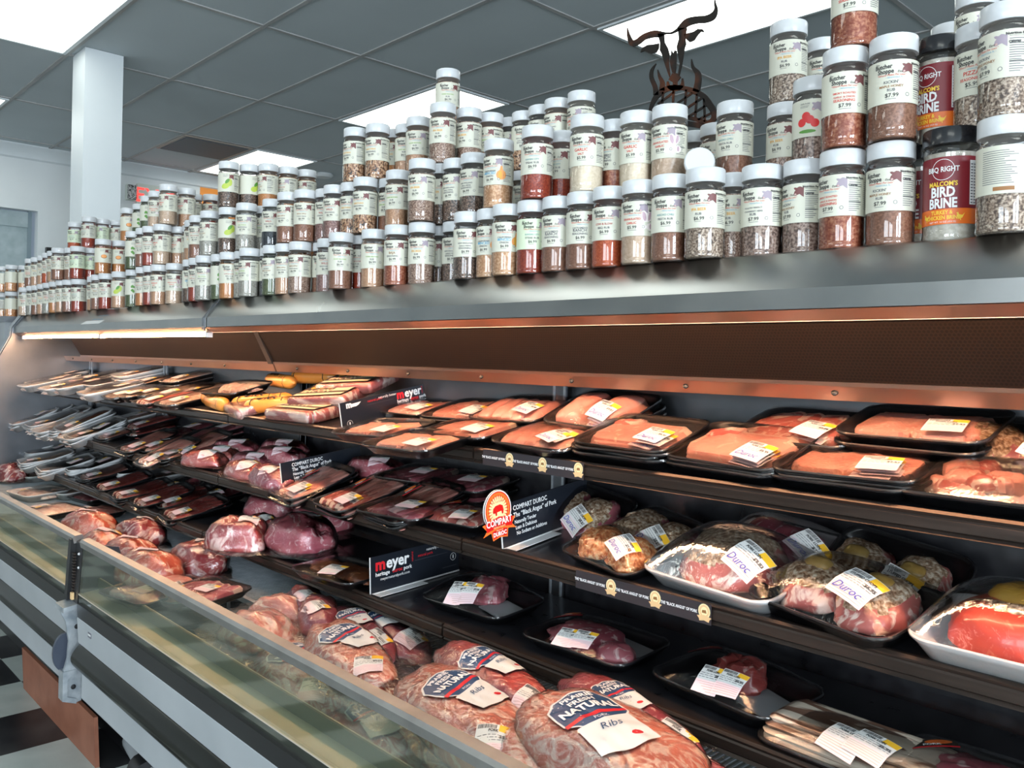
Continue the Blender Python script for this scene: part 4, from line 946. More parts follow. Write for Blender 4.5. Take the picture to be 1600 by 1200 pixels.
def tray_pack(seed, w=.23, d=.18, h=.024, mat='black_foam', kind='chops', meatm='pork_pink', duroc=False, lab=(.045, -.035, .1), H=None, band=False, nlab=1, lw=False):
    if lw: lab = (-w*.24, -d*.16, -PI/2)
    rg = random.Random(seed); P = Pack(h); P.base = h; pieces = []
    if kind == 'chops':          # shingled slices
        n = 4; hh = .030
        for i in range(n):
            o = chop_outline(w*.42, d*.76, seed+i); b = slab(o, .018, seed+i, meatm, 'fat', .003); xf(b, -w*.26+i*w*.17, rg.uniform(-.004, .004), .0075+.0010*i, rg.uniform(-.15, .15), 0, -R_(6)); pieces.append(('pork_chop', b))
    elif kind == 'fillets':
        for i in range(2):
            b = lump(w*.40, d*.80, .040, seed+i, meatm, .10, 1.8, flat_=.2, ex=.6); xf(b, (-.5+i)*w*.42, 0, .006); pieces.append(('loin_piece', b))
    elif kind == 'strips':       # boneless chops side by side
        for i in range(5):
            b = lump(w*.22, d*.78, .030, seed+i, meatm, .10, 1.8, flat_=.3, ex=.6); xf(b, (-2+i)*w*.165, rg.uniform(-.004, .004), .006, rg.uniform(-.08, .08)); pieces.append(('loin_slice', b))
    elif kind == 'thin':         # thin ruffled cutlets
        for i in range(2):
            o = [(x*(1+.06*math.sin(j*2.1+seed)), y*(1+.07*math.sin(j*1.7+i))) for j, (x, y) in enumerate(rrect(w*.42, d*.62, .02, 9))]; b = slab(o, .016, seed+i, meatm, None, .002, .004); xf(b, (-.5+i)*w*.38, 0, .0065+.001*i, rg.uniform(-.06, .06)); pieces.append(('cutlet', b))
    elif kind == 'slab':         # one large cutlet with a marbled end
        o = [(x*(1+.03*math.sin(j*1.3+seed)), y*(1+.05*math.sin(j*.9+seed))) for j, (x, y) in enumerate(rrect(w*.80, d*.60, .03, 9))]; b = slab(o, .020, seed, meatm, 'fat', .003, .003); xf(b, 0, -.004, .0065); pieces.append(('pork_slab', b))
        b = slab(chop_outline(w*.30, d*.30, seed+3), .014, seed+9, 'pork_fatty', None, .004, .003); xf(b, -w*.24, d*.19, .013, .4); pieces.append(('fatty_end', b))
    elif kind == 'cubes':
        for i in range(22):
            b = lump(.040, .034, .028, seed+i, rg.choice([meatm, 'pork_fatty', meatm]), .22, 2, 12, 8, .6, .6); xf(b, rg.uniform(-.40, .40)*w*.82, rg.uniform(-.38, .38)*d*.80, .006+(.014 if i > 11 else 0), rg.uniform(0, 3)); pieces.append(('meat_cube', b))
    elif kind == 'stuffed':      # two stuffed chops with a crumb crust
        for i in range(2):
            b = lump(w*.42, d*.66, .058, seed+i*2, meatm, .16, 2.0, 32, 18, .3, .75, 'crumb' if meatm != 'crumb_orange' else 'crumb_orange', .05); xf(b, (-.5+i)*w*.42, 0, .006, rg.uniform(-.2, .2)); pieces.append(('stuffed_chop', b))
            if band: c_ = lump(.045, .030, .020, seed+7+i, 'apple', .1, 2, 14, 8, .6); xf(c_, (-.5+i)*w*.42, .008, .052); pieces.append(('apple_slice', c_))
    elif kind == 'roast':
        b = lump(w*.70, d*.74, .078, seed, meatm, .12, 1.6, 40, 24, .3, .85, 'crumb' if meatm == 'pork_fatty' else None, .03 if meatm == 'pork_fatty' else 0); xf(b, -w*.02, 0, .006); pieces.append(('roast', b))
        if meatm == 'bright_red':
            c_ = lump(.10, .06, .030, seed+7, 'yellow_cheese', .15, 2, 20, 10, .6); xf(c_, .0, .02, .066); pieces.append(('cheese_filling', c_))
            c_ = lump(.12, .05, .016, seed+8, 'crumb', .2, 3, 20, 10, .6); xf(c_, .0, -.014, .064); pieces.append(('crumb_edge', c_))
    elif kind == 'steak':        # one small cut on a big tray
        b = lump(w*.38, d*.52, .056, seed, meatm, .24, 2.4, 32, 16, .3); xf(b, -.015, .030, .006, .4); pieces.append(('pork_steak', b))
        q = MB(); q.box(-.045, -.038, 0, .045, .038, .003, 'dry_pad'); xf(q, .055, .008, .007, -.3); pieces.append(('absorbent_pad', q))
    elif kind == 'shoulder':
        b = lump(w*.62, d*.66, .036, seed, meatm, .20, 2.6, 32, 14, .3); xf(b, -.02, .004, .006); pieces.append(('pork_slice', b))
        b = lump(w*.30, d*.36, .034, seed+4, 'pork_purple', .16, 2.2, 24, 12, .3); xf(b, .075, -.03, .006, .3); pieces.append(('pork_slice', b))
        q = MB(); q.box(-.05, -.03, 0, .05, .03, .003, 'dry_pad'); xf(q, .055, .035, .007, -.2); pieces.append(('absorbent_pad', q))
    elif kind == 'rashers':
        for i in range(5):
            o = [(x, y+.006*math.sin(x*40+i)) for x, y in rrect(w*.80, .034, .010, 8)]; b = slab(o, .017, seed+i, meatm, 'fat', .003, .003); xf(b, rg.uniform(-.004, .004), -.058+i*.029, .0085+.0015*(i % 2), rg.uniform(-.03, .03)); pieces.append(('rasher', b))
    elif kind == 'flatpale':
        for i in range(3):
            b = lump(w*.50, d*.46, .026, seed+i, meatm, .2, 2.2, 24, 12, .4); xf(b, (-1+i)*w*.25, rg.uniform(-.012, .012), .006, rg.uniform(-.5, .5)); pieces.append(('meat_piece', b))
    elif kind == 'bundle':       # long wrapped pile of side slices
        for i in range(4):
            b = slab([(x, y+.004*math.sin(x*30+i)) for x, y in rrect(w*.94, d*.62, .014, 9)], .009, seed+i, meatm, None, .001, .002); xf(b, rg.uniform(-.003, .003), (-1.5+i)*.008, .005+i*.008); pieces.append(('bacon_slice', b))
    zt = max(max(p[2] for p in b.v) for _, b in pieces)
    Hh = max(h+.004, zt+.002) if H is None else H
    ex = 4 if Hh-h < .02 else 3
    P.top = Hh
    P.add('tray', tray_mesh(w, d, h, mat))
    for nm, b in pieces: P.add(nm, b.mesh(nm, 45))
    fm = film_mesh(w, d, h, Hh, ex); fn = film_fn(w, d, h, Hh, ex)
    P.add('film_wrap', fm)
    for i in range(nlab):
        lx, ly, lr = lab[0]+i*.036, lab[1]+i*.006, lab[2]; ca, sa = math.cos(lr), math.sin(lr)
        def mp(u, v, o, i=i): x, y = lx+u*ca-v*sa, ly+u*sa+v*ca; return Vector((x, y, fn(x, y)+.0012+o+i*.0012))
        title = {'stuffed': 'STUFFED CHOPS', 'cubes': 'PORK STEW'}.get(kind, 'PORK LOIN')
        P.add('price_label', design(price_ops(rg, duroc, s=.046 if kind in ('steak', 'shoulder') else .058, line=rg.choice(PR), title=title), mp, step=.008).mesh('price_label', 30))
    if band == 'flag':           # small black and orange maker's label at the corner
        ca, sa = math.cos(.5), math.sin(.5)
        fx, fy = (w*.10, d*.30) if lw else (-w*.34, d*.16)
        if lw: ca, sa = 1, 0
        def mp(u, v, o): x, y = fx+u*ca-v*sa, fy+u*sa+v*ca; return Vector((x, y, fn(x, y)+.0012+o))
        P.add('maker_label', design([('r', -.030, -.018, .030, .018, 'pack_dark'), ('r', -.030, -.018, .030, -.013, 'label_red'), ('p', ell(.006, .004, .018, .010, 16), 'brine_orange'), ('t', 'PORK', -.004, -.010, .009, 'white_ink', {'bold': .03})], mp, step=.01).mesh('maker_label', 30))
    return P
def vac_pack(seed, w, d, h, meatm, amp=.14, freq=2.0, price=True, shield=None, flange=.012, duroc=False, lab=None, rot=0, fil='vac_film'):
    rg = random.Random(seed); b = lump(w, d, h, seed, meatm, amp, freq, 44, 22, .3, .8); P = Pack(h*.96); P.base = h*.8
    P.add('meat', b.mesh('meat', 60))
    s = MB(); s.mats = []; c = Vector((0, 0, h*.45)); s.add([c+(Vector(p)-c)*1.0+(Vector(p)-c).normalized()*.0022 for p in b.v], b.f, fil)
    nr = 56; L0 = []; L1 = []
    for i in range(nr):
        a = 2*PI*i/nr; q = .985; x = math.copysign(abs(math.cos(a))**.8, math.cos(a))*w/2; y = math.copysign(abs(math.sin(a))**.8, math.sin(a))*d/2
        fl = 1+(flange*(1+.8*NZ(Vector((x*30, y*30, seed)))))/(.5*min(w, d)); z = .010+.007*NZ(Vector((x*25, y*25, seed+3)))
        L0.append((x*q, y*q, h*.22)); L1.append((x*fl*(1+.25*(abs(math.cos(a)) > .8)), y*fl, max(.001, z)))
    loft(s, [L0, L1], fil, False, False); P.add('vacuum_bag', s.mesh('vacuum_bag', 60))
    bv = bvh_of([b])
    if shield:
        sc = shield; mp = on_surface(bv, -w*.08, 0, rot, .0040, fallback=h*.2)
        pts = [(-.045, .030), (-.030, .048), (0, .055), (.030, .048), (.045, .030), (.045, -.012), (.030, -.030), (-.030, -.030), (-.045, -.012)]
        ops = [('p', [(x*1.06*sc, y*1.06*sc) for x, y in pts], 'white_paper'), ('p', [(x*sc, y*sc) for x, y in pts], 'label_navy'), ('p', [(-.046*sc, -.020*sc), (.046*sc, -.010*sc), (.046*sc, -.002*sc), (-.046*sc, -.012*sc)], 'label_red'),
               ('p', [(-.040*sc, -.032*sc), (.040*sc, -.022*sc), (.045*sc, -.085*sc), (0, -.095*sc), (-.040*sc, -.088*sc)], 'white_paper'),
               ('t', 'PRAIRIE', 0, .036*sc, .014*sc, 'white_ink', {'bold': .03}), ('t', 'FRESH', 0, .022*sc, .014*sc, 'white_ink', {'bold': .03}), ('t', 'NATURAL', 0, .002*sc, .021*sc, 'white_ink', {'bold': .04, 'sx': .85}), ('t', 'PORK', 0, -.026*sc, .008*sc, 'white_ink', {}),
               ('t', 'Ribs', 0, -.050*sc, .018*sc, 'label_navy', {'shear': .3})]
        for i in range(6): ops.append(('r', -.028*sc, (-.060-.005*i)*sc, .030*sc*rg.uniform(.5, 1), (-.0588-.005*i)*sc, 'ink_grey'))
        ops.append(('p', ell(.022*sc, -.070*sc, .008*sc, .005*sc, 8), 'label_red'))
        P.add('printed_label', design(ops, mp, step=.0045, up=3.5).mesh('printed_label', 50))
    if price:
        l = lab or (w*.16, -d*.05, .2); mp = on_surface(bv, l[0], l[1], l[2], .0040, fallback=h*.2)
        P.add('price_label', design(price_ops(rg, duroc, line=rg.choice(PR), title='PORK'), mp, step=.005, up=2).mesh('price_label', 50))
    return P
def tube_pack(seed, L=.22, r=.024, mat='tube_orange'):
    P = Pack(2*r); P.base = 2*r*.9; m = MB(); prof = [(.0, -L/2-.012), (.005, -L/2-.010), (.004, -L/2-.004), (r*.75, -L/2+.010), (r, -L/2+.026), (r*1.02, 0), (r, L/2-.026), (r*.75, L/2-.010), (.004, L/2+.004), (.005, L/2+.010), (.0, L/2+.012)]
    m.lathe(prof, mat, 26, Matrix.Translation((0, 0, r)) @ Matrix.Rotation(R_(90), 4, 'Y')); P.add('casing', m.mesh('casing'))
    def mp(u, v, o): a = v/r; rr = r*1.03+.0008+o; return Vector((u, -rr*math.sin(-a), r+rr*math.cos(a)))
    ops = [('r', -L/2+.030, -.07, -L/2+.034, .07, 'pack_dark'), ('r', L/2-.040, -.07, L/2-.036, .07, 'pack_dark'), ('t', 'PORK', -.035, -.012, .042, 'pack_dark', {'bold': .05, 'sx': .8}), ('r', .030, -.022, .034, .024, 'pack_dark')]
    for i in range(7): ops.append(('r', .042, -.020+i*.006, .042+.02*(1-.3*(i % 2)), -.018+i*.006, 'pack_dark'))
    P.add('printing', design(ops, mp, step=.006).mesh('printing', 50)); return P
def bacon_pack(seed, w=.24, d=.15, h=.036, printed=True):
    rg = random.Random(seed); P = Pack(h); P.base = h; m = MB(); L = []
    for ins, z in ((.012, 0), (.002, h*.25), (0, h*.6), (.004, h*.9), (.014, h)):
        L.append([(x+.003*NZ(Vector((x*30, z*60, seed))), y+.004*NZ(Vector((y*30, z*90, seed+1))), z) for x, y in rrect(w-ins, d-ins, .012, 5)])
    loft(m, L, 'bacon'); P.add('bacon', m.mesh('bacon', 50))
    s = MB(); L2 = [[(x*1.012, y*1.02, z*1.03+(.0 if i else -.0)) for x, y, z in l] for i, l in enumerate(L)]; loft(s, L2, 'vac_film')
    e = [[(x, y, .012) for x, y in rrect(w, d, .01, 5)], [(x*1.0, y, .010+.005*NZ(Vector((x*40, y*40, seed)))) for x, y in rrect(w+.05, d+.02, .01, 5)]]; loft(s, e, 'vac_film', False, False); P.add('vacuum_bag', s.mesh('vacuum_bag', 50))
    if printed:
        mp = lambda u, v, o: Vector((u, v, h*1.03+.0022+o))
        ops = [('r', -w*.44, -d*.42, w*.44, d*.42, 'pack_dark'), ('r', -w*.42, -d*.40, w*.42, -d*.28, 'pack_cream'), ('r', w*.12, -d*.18, w*.42, d*.38, 'pack_cream')]
        for i in range(3): ops.append(('p', ell(-w*.30+i*w*.15, d*.12, w*.07, d*.12, 14, .3), 'ink_gold'))
        ops += [('t', 'BACON', -w*.14, -d*.22, .034, 'pack_cream', {'bold': .04}), ('r', w*.16, .0, w*.36, d*.08, 'ink_grey'), ('r', w*.16, d*.14, w*.34, d*.18, 'ink_grey'), ('r', -w*.40, -d*.13, w*.08, -d*.09, 'label_red')]
        P.add('printed_label', design(ops, mp, step=.02).mesh('printed_label', 30))
    return P
def spawn(name, P, M, label, cat, group):
    t = thing(name, label, cat, (0, 0, 0), 0, group); t.matrix_world = M
    for nm, me, sub, lb in P.parts:
        o = put(nm, me, t, label=lb)
    return t
PK = {
 'thin': ('meat_tray', lambda: tray_pack(1, kind='thin', meatm='pork_thin')),
 'thind': ('meat_tray', lambda: tray_pack(2, kind='thin', meatm='pork_thin', lab=(.05, -.04, -.1))),
 'slab': ('meat_tray', lambda: tray_pack(3, kind='slab', duroc=True, lab=(.055, -.045, -.15))),
 'slab2': ('meat_tray', lambda: tray_pack(4, kind='slab', duroc=True, lab=(.06, -.035, -.1))),
 'strips': ('meat_tray', lambda: tray_pack(5, kind='strips', duroc=True, lab=(.055, -.035, -.2))),
 'chops': ('meat_tray', lambda: tray_pack(6, kind='chops', lab=(.055, -.04, -.1))),
 'fillets': ('meat_tray', lambda: tray_pack(7, kind='fillets', duroc=True, lab=(.05, -.045, -.15))),
 'cubes': ('meat_tray', lambda: tray_pack(8, kind='cubes', lab=(.09, .05, 0))),
 'redpink': ('meat_tray', lambda: tray_pack(9, kind='chops', meatm='pork_fatty', lab=(.04, -.045, -.2))),
 'rash': ('meat_tray', lambda: tray_pack(10, kind='rashers', meatm='pork_pink', lw=True)),
 'rash2': ('meat_tray', lambda: tray_pack(11, kind='rashers', meatm='pork_pink', band='flag', lw=True)),
 'purple': ('meat_tray', lambda: tray_pack(12, kind='chops', meatm='pork_purple', lab=(.03, -.02, .1))),
 'flagchop': ('meat_tray', lambda: tray_pack(13, kind='strips', meatm='pork_fatty', lab=(.03, -.045, .15), band='flag')),
 'dark': ('meat_tray', lambda: tray_pack(14, kind='rashers', meatm='dark_red', lw=True)),
 'dark2': ('meat_tray', lambda: tray_pack(15, kind='shoulder', meatm='dark_red', lab=(0, -.045, .1))),
 'palb': ('meat_tray', lambda: tray_pack(16, kind='rashers', meatm='pale_meat', lw=True)),
 'palw': ('foam_tray', lambda: tray_pack(17, kind='flatpale', meatm='pale_meat', mat='white_foam', h=.034, w=.25, d=.20, lab=(.04, -.03, .2))),
 'palw2': ('foam_tray', lambda: tray_pack(18, kind='flatpale', meatm='pale_meat', mat='white_foam', h=.034, w=.25, d=.20, lw=True)),
 'darkw': ('foam_tray', lambda: tray_pack(19, kind='flatpale', meatm='smoked', mat='white_foam', h=.034, w=.25, d=.20, lw=True)),
 'stuffb': ('meat_tray', lambda: tray_pack(20, kind='stuffed', meatm='pork_fatty', duroc=True, lab=(.045, -.035, -.15), band='a', h=.030)),
 'stuffc': ('meat_tray', lambda: tray_pack(21, kind='stuffed', meatm='pork_purple', duroc=True, lab=(.045, -.040, -.35), h=.030)),
 'stuffo': ('meat_tray', lambda: tray_pack(22, kind='stuffed', meatm='crumb_orange', duroc=True, lab=(.055, -.025, -.3), h=.026, d=.15)),
 'roastw': ('foam_tray', lambda: tray_pack(23, w=.25, d=.20, kind='roast', meatm='pork_fatty', mat='white_foam', duroc=True, lab=(.065, -.050, -.25), h=.034)),
 'roastr': ('foam_tray', lambda: tray_pack(24, w=.25, d=.20, kind='roast', meatm='bright_red', mat='white_foam', duroc=False, lab=(.15, .05, 0), h=.036, nlab=0)),
 'purplew': ('foam_tray', lambda: tray_pack(25, w=.25, d=.18, kind='roast', meatm='pork_purple', mat='white_foam', duroc=True, lab=(.075, -.015, -.3), h=.030)),
 'steak': ('meat_tray', lambda: tray_pack(26, w=.25, kind='steak', meatm='pork_purple', lab=(-.015, -.068, .15), band='flag', nlab=2)),
 'steak2': ('meat_tray', lambda: tray_pack(27, w=.25, kind='steak', meatm='dark_red', lab=(.0, -.068, .1), band='flag', nlab=2, h=.030)),
 'shoulder': ('meat_tray', lambda: tray_pack(28, w=.26, kind='shoulder', meatm='pork_purple', lab=(-.015, -.068, .15), band='flag', nlab=2)),
 'brown': ('meat_tray', lambda: tray_pack(29, w=.25, kind='flatpale', meatm='smoked', lab=(.02, -.05, .2))),
 'side': ('meat_tray', lambda: tray_pack(30, w=.26, d=.15, h=.012, kind='bundle', meatm='bacon_grey', lab=(.0, -.035, -.15), nlab=2)),
 'loin1': ('vacuum_pack', lambda: vac_pack(31, .24, .10, .060, 'pork_purple', lab=(.03, -.01, .3))),
 'loin2': ('vacuum_pack', lambda: vac_pack(32, .22, .10, .055, 'rib_red', lab=(.04, -.005, .4))),
 'butt': ('vacuum_pack', lambda: vac_pack(33, .20, .15, .10, 'butt', .16, 1.8, lab=(.03, .01, .3))),
 'butt2': ('vacuum_pack', lambda: vac_pack(34, .24, .17, .11, 'pork_purple', .16, 1.8, lab=(.01, .03, .2))),
 'buttb': ('vacuum_pack', lambda: vac_pack(35, .19, .15, .095, 'butt_bright', .16, 1.8, lab=(-.02, .02, .6))),
 'buttd': ('vacuum_pack', lambda: vac_pack(36, .19, .15, .095, 'butt', .16, 1.8, lab=(.0, .02, 1.1))),
 'rib': ('rib_pack', lambda: vac_pack(41, .40, .17, .062, 'rib', .10, 2.4, True, 1.0, lab=(.14, -.02, .9), rot=R_(116), flange=.018)),
 'rib2': ('rib_pack', lambda: vac_pack(42, .40, .15, .060, 'rib', .12, 2.4, True, .95, lab=(.13, .0, 1.2), rot=R_(116), flange=.018)),
 'ribr': ('rib_pack', lambda: vac_pack(43, .38, .11, .060, 'rib_red', .10, 2.0, True, .8, lab=(.13, -.005, .4), rot=R_(112), flange=.016)),
 'ribp': ('rib_pack', lambda: vac_pack(44, .36, .12, .055, 'pork_purple', .10, 2.2, True, .75, lab=(.12, 0, .3), rot=R_(85), flange=.018)),
 'rib3': ('rib_pack', lambda: vac_pack(45, .34, .20, .075, 'rib', .12, 2.0, False, 1.05, rot=R_(85), flange=.018)),
 'ribn': ('rib_pack', lambda: vac_pack(46, .34, .15, .058, 'rib', .12, 2.2, False, None, flange=.02)),
 'loose': ('vacuum_pack', lambda: vac_pack(47, .16, .12, .06, 'butt_bright', .2, 2.2, False, None, flange=.045, fil='loose_film')),
 'tube': ('sausage_roll', lambda: tube_pack(51)),
 'bac': ('bacon_pack', lambda: bacon_pack(52)),
 'bacn': ('bacon_pack', lambda: bacon_pack(53, printed=False)),
 'poultry': ('meat_tray', lambda: tray_pack(54, kind='flatpale', meatm='pale_meat', lab=(.3, .3, 0), nlab=0)),
}
CATS = {'meat_tray': 'meat tray', 'foam_tray': 'meat tray', 'vacuum_pack': 'vacuum pack', 'rib_pack': 'rib pack', 'sausage_roll': 'sausage roll', 'bacon_pack': 'bacon pack'}
GRP = {'A': 'packages on the top shelf', 'B': 'packages on the middle shelf', 'C': 'packages on the bottom shelf', 'W': 'packages in the well'}
def pack(key):
    nm, fn = PK[key]; return nm, cached(('pack', key), fn)
def place(sh, px, py, key, yaw, label, y=None, n=0, under=None, tilt=None, scale=1, roll=0, h=None, yjit=.006):
    """px,py: where the middle of the package's top shows; y: its distance; n packs of the same kind lie beneath"""
    nm, P = pack(key); st = math.atan(SH[sh][2]) if sh != 'W' else 0
    top = P.top*scale
    if y is None:
        lo, hi = .5, 2.2                           # resting straight on the shelf (or h above it)
        for _ in range(40):
            q = (lo+hi)/2; p = at_y(px, py, q)
            # farther along the ray = lower relative to the shelf
            if p.z > shelf_z(sh, q)+top+(h or 0): lo = q
            else: hi = q
        y = q; p = at_y(px, py, y); z0 = shelf_z(sh, y)+(h or 0)
    else:
        p = at_y(px, py, y); z0 = max(p.z-top, shelf_z(sh, y))
    ex = st if tilt is None else R_(tilt)
    rise = z0-shelf_z(sh, y)
    rg = random.Random(int(px*7+py)); c = CATS[nm]
    if n:
        pitch = rise/n; un, U = pack(under or key)
        for i in range(n):
            e = st+(ex-st)*(i+1)/(n+1)
            M = Matrix.Translation((p.x+rg.uniform(-.008, .008), y+rg.uniform(-yjit, yjit), shelf_z(sh, y)+pitch*i+.001)) @ Matrix.Rotation(e, 4, 'X') @ Matrix.Rotation(R_(yaw)+rg.uniform(-.05, .05), 4, 'Z') @ Matrix.Scale(scale, 4)
            lev = ordn(n-i)+' below the top of its stack'
            w = label.split(); lb = ' '.join(w[:16-len(lev.split())-1]).rstrip(',')+', '+lev
            spawn(un, U, M, lb, CATS[un], GRP[sh])
    M = Matrix.Translation((p.x, y, z0+.001)) @ Matrix.Rotation(ex, 4, 'X') @ Matrix.Rotation(R_(roll), 4, 'Y') @ Matrix.Rotation(R_(yaw), 4, 'Z') @ Matrix.Scale(scale, 4)
    return spawn(nm, P, M, label, c, GRP[sh])
A, B_, C_, W_ = 'A', 'B', 'C', 'W'
# top shelf, right of the sign
place(A, 1345, 712, 'thin', 2, 'black tray of thin pale cutlets, front right of top shelf', y=1.345, n=3, tilt=13)
place(A, 1163, 684, 'slab', -4, 'black tray holding a wide pork slab with fatty end, second from right in front', y=1.345, n=3, tilt=19)
place(A, 1005, 666, 'slab2', -2, 'black tray of flat pork cutlet with Duroc sticker, above strip end', y=1.345, n=3, tilt=17)
place(A, 868, 676, 'strips', -4, 'black tray of five boneless chops, above the price strip', y=1.335, n=2, tilt=12)
place(A, 742, 668, 'chops', 2, 'black tray of shingled chops left of boneless chops tray', y=1.335, n=1, tilt=10)
place(A, 655, 683, 'thind', 4, 'low black tray of orange-pink cutlets in front, right of the meyer sign')
place(A, 601, 664, 'thind', 8, 'low black tray of cutlets lying right against the meyer sign')
place(A, 655, 641, 'chops', 0, 'small black tray of cutlets behind the low ones, by the sign', y=1.47)
place(A, 737, 632, 'chops', 3, 'black tray of pink chops at the back, left of three', y=1.46, n=1, tilt=14)
place(A, 818, 628, 'strips', 3, 'black tray of pink chops at the back beside the wall joint', y=1.465, n=1, tilt=17)
place(A, 944, 620, 'fillets', -3, 'highest black tray of two long fillets at the back', y=1.455, n=3, tilt=22)
place(A, 1262, 655, 'redpink', -3, 'black tray of red and pink chops behind the slab trays', y=1.45, n=3, tilt=16)
place(A, 1445, 655, 'thin', 0, 'black tray of red thin cutlets at the back right', y=1.45, n=3, tilt=14)
place(A, 1556, 738, 'cubes', 0, 'black tray of cubed pork at the right end of top shelf', y=1.345, n=3, tilt=10)
place(A, 1605, 665, 'stuffc', 0, 'clear-topped black tray behind the cubed pork, cut by the frame', y=1.46, n=2, tilt=24)
# top shelf, left of the sign
place(A, 480, 652, 'bacn', 2, 'bottom grey bacon pack lying against the left side of the sign', y=1.325)
place(A, 488, 634, 'bac', 4, 'bacon pack lying on the bottom pack, left of the sign', y=1.34)
place(A, 520, 608, 'bac', 14, 'tilted printed bacon pack with orange letters, left of the sign', y=1.40, tilt=18)
place(A, 562, 588, 'bac', 12, 'highest printed bacon pack with black and cream front', y=1.48, tilt=18)
place(A, 392, 650, 'bacn', -12, 'open-faced rasher pack with pink side, at the shelf front', y=1.33, tilt=16)
place(A, 412, 618, 'tube', 38, 'orange sausage roll with black letters, pointing to the wall', y=1.36, h=.0)
place(A, 432, 634, 'tube', 34, 'orange sausage roll beside and below the lettered one', y=1.34)
place(A, 440, 585, 'tube', -6, 'orange sausage roll high at the back', y=1.49)
place(A, 492, 578, 'tube', 10, 'shaded sausage roll farthest back by the wall', y=1.53)
place(A, 340, 650, 'tube', -10, 'lowest orange sausage roll at the shelf edge', y=1.29)
place(A, 336, 636, 'tube', -8, 'sausage roll resting on the lowest one at the shelf edge', y=1.32)
place(A, 372, 600, 'poultry', 4, 'black tray of pale poultry on top of the sausage rolls', y=1.36, tilt=14)
LT = [(175, 630, 'palw', 1.285, 1, 'low white foam tray on the shelf edge left of the black trays'), (110, 622, 'palw2', 1.28, 1, 'low white foam tray on the shelf edge by the lens-shaped heap'), (180, 592, 'palw', 1.41, 4, 'white foam tray with raised side, right part of the heap'), (250, 588, 'palb', 1.49, 3, 'black tray of pale meat at the back, left of the wall joint'), (285, 606, 'palb', 1.37, 2, 'black tray of pale meat with fatty end, centre'), (232, 622, 'palb', 1.33, 1, 'black tray of pale meat, orange sticker at its tip'), (75, 618, 'palw', 1.28, 1, 'low white foam tray near the end panel'), (45, 584, 'palw', 1.42, 4, 'white foam tray high against the end panel'),
 (300, 622, 'palb', 1.31, 1, 'front black tray of pale cutlets, right end of that group'), (262, 640, 'dark', 1.29, 0, 'lowest black tray with clear wrap at the shelf edge'), (255, 606, 'palb', 1.37, 2, 'black tray of pale meat above the others, middle'), (318, 603, 'palb', 1.44, 1, 'black tray of pinkish pale meat behind the poultry'), (300, 584, 'palb', 1.50, 2, 'black tray of pale meat against the wall'), (222, 600, 'palb', 1.44, 2, 'black tray of pale meat with orange sticker'), (212, 626, 'palb', 1.30, 1, 'black tray of pale meat at the front beside the foam trays'), (190, 608, 'palw', 1.35, 3, 'white foam tray of pale meat with lifted rim'), (160, 584, 'palw2', 1.46, 3, 'white foam tray of rashers at the back'), (225, 578, 'palw2', 1.49, 2, 'white foam tray farthest back'), (130, 612, 'palw', 1.31, 2, 'white foam tray at the front edge, middle'), (140, 594, 'palw2', 1.39, 3, 'white foam tray in the middle of the heap'), (85, 602, 'palw', 1.33, 3, 'white foam tray at the front left'), (100, 584, 'palw', 1.42, 3, 'white foam tray behind the left front one'), (62, 577, 'palw', 1.46, 4, 'topmost leftmost white foam tray'), (50, 595, 'palw2', 1.34, 3, 'leftmost front white foam tray by the end panel')]
for px, py, k, y, n, lb in LT: place(A, px, py, k, 84+(px % 7), lb+', top shelf', y=y, n=n, tilt=13)
# middle shelf
place(B_, 1606, 965, 'roastr', 0, 'white foam tray with red stuffed roast and yellow cheese, right end', y=1.31, tilt=8)
place(B_, 1325, 938, 'stuffb', -12, 'black tray of two crumbed apple-stuffed chops in front of the shelf', y=1.315, tilt=12, scale=1.1)
place(B_, 1392, 868, 'stuffb', -10, 'steeply propped black tray of stuffed chops behind the front one', y=1.45, tilt=38)
place(B_, 1152, 876, 'roastw', -6, 'white foam tray with large crumb-crusted roast', y=1.335, tilt=12, scale=1.08)
place(B_, 1225, 832, 'purplew', -8, 'white tray with smooth purple roast behind the crusted one', y=1.45, tilt=24)
place(B_, 966, 868, 'stuffo', -12, 'small black tray of orange-crumbed chops at the shelf front', y=1.30, scale=.92, tilt=12)
place(B_, 1030, 818, 'stuffc', -16, 'black tray of two peppered chops with tilted Duroc sticker', y=1.40, tilt=22)
place(B_, 915, 802, 'stuffc', -10, 'black tray of crumbed chops right behind the Compart sign', y=1.46, tilt=34)
place(B_, 730, 820, 'flagchop', 6, 'black tray of fatty chops left of the Compart badge', y=1.32, scale=.88)
place(B_, 652, 778, 'rash2', 84, 'front black tray of pink rashers, two trays beneath', y=1.305, n=2, under='dark', tilt=22)
place(B_, 572, 765, 'rash2', 84, 'front black tray of pork strips with orange label, middle of three', y=1.30, n=1, under='dark', tilt=22)
place(B_, 492, 750, 'rash2', 84, 'front black tray of salmon-pink rashers against the small sign', y=1.29, n=1, tilt=24)
place(B_, 660, 733, 'purple', 6, 'black tray of dark chops behind the pink rashers', y=1.45, n=2)
place(B_, 590, 716, 'loin1', 10, 'vacuum pork loin lying behind the trays, right of the small sign', y=1.46)
place(B_, 735, 745, 'purple', 6, 'black tray in shade behind the Compart badge', y=1.46, n=1)
place(B_, 640, 800, 'purple', 6, 'lowest black tray at the edge under the pink rashers', y=1.28)
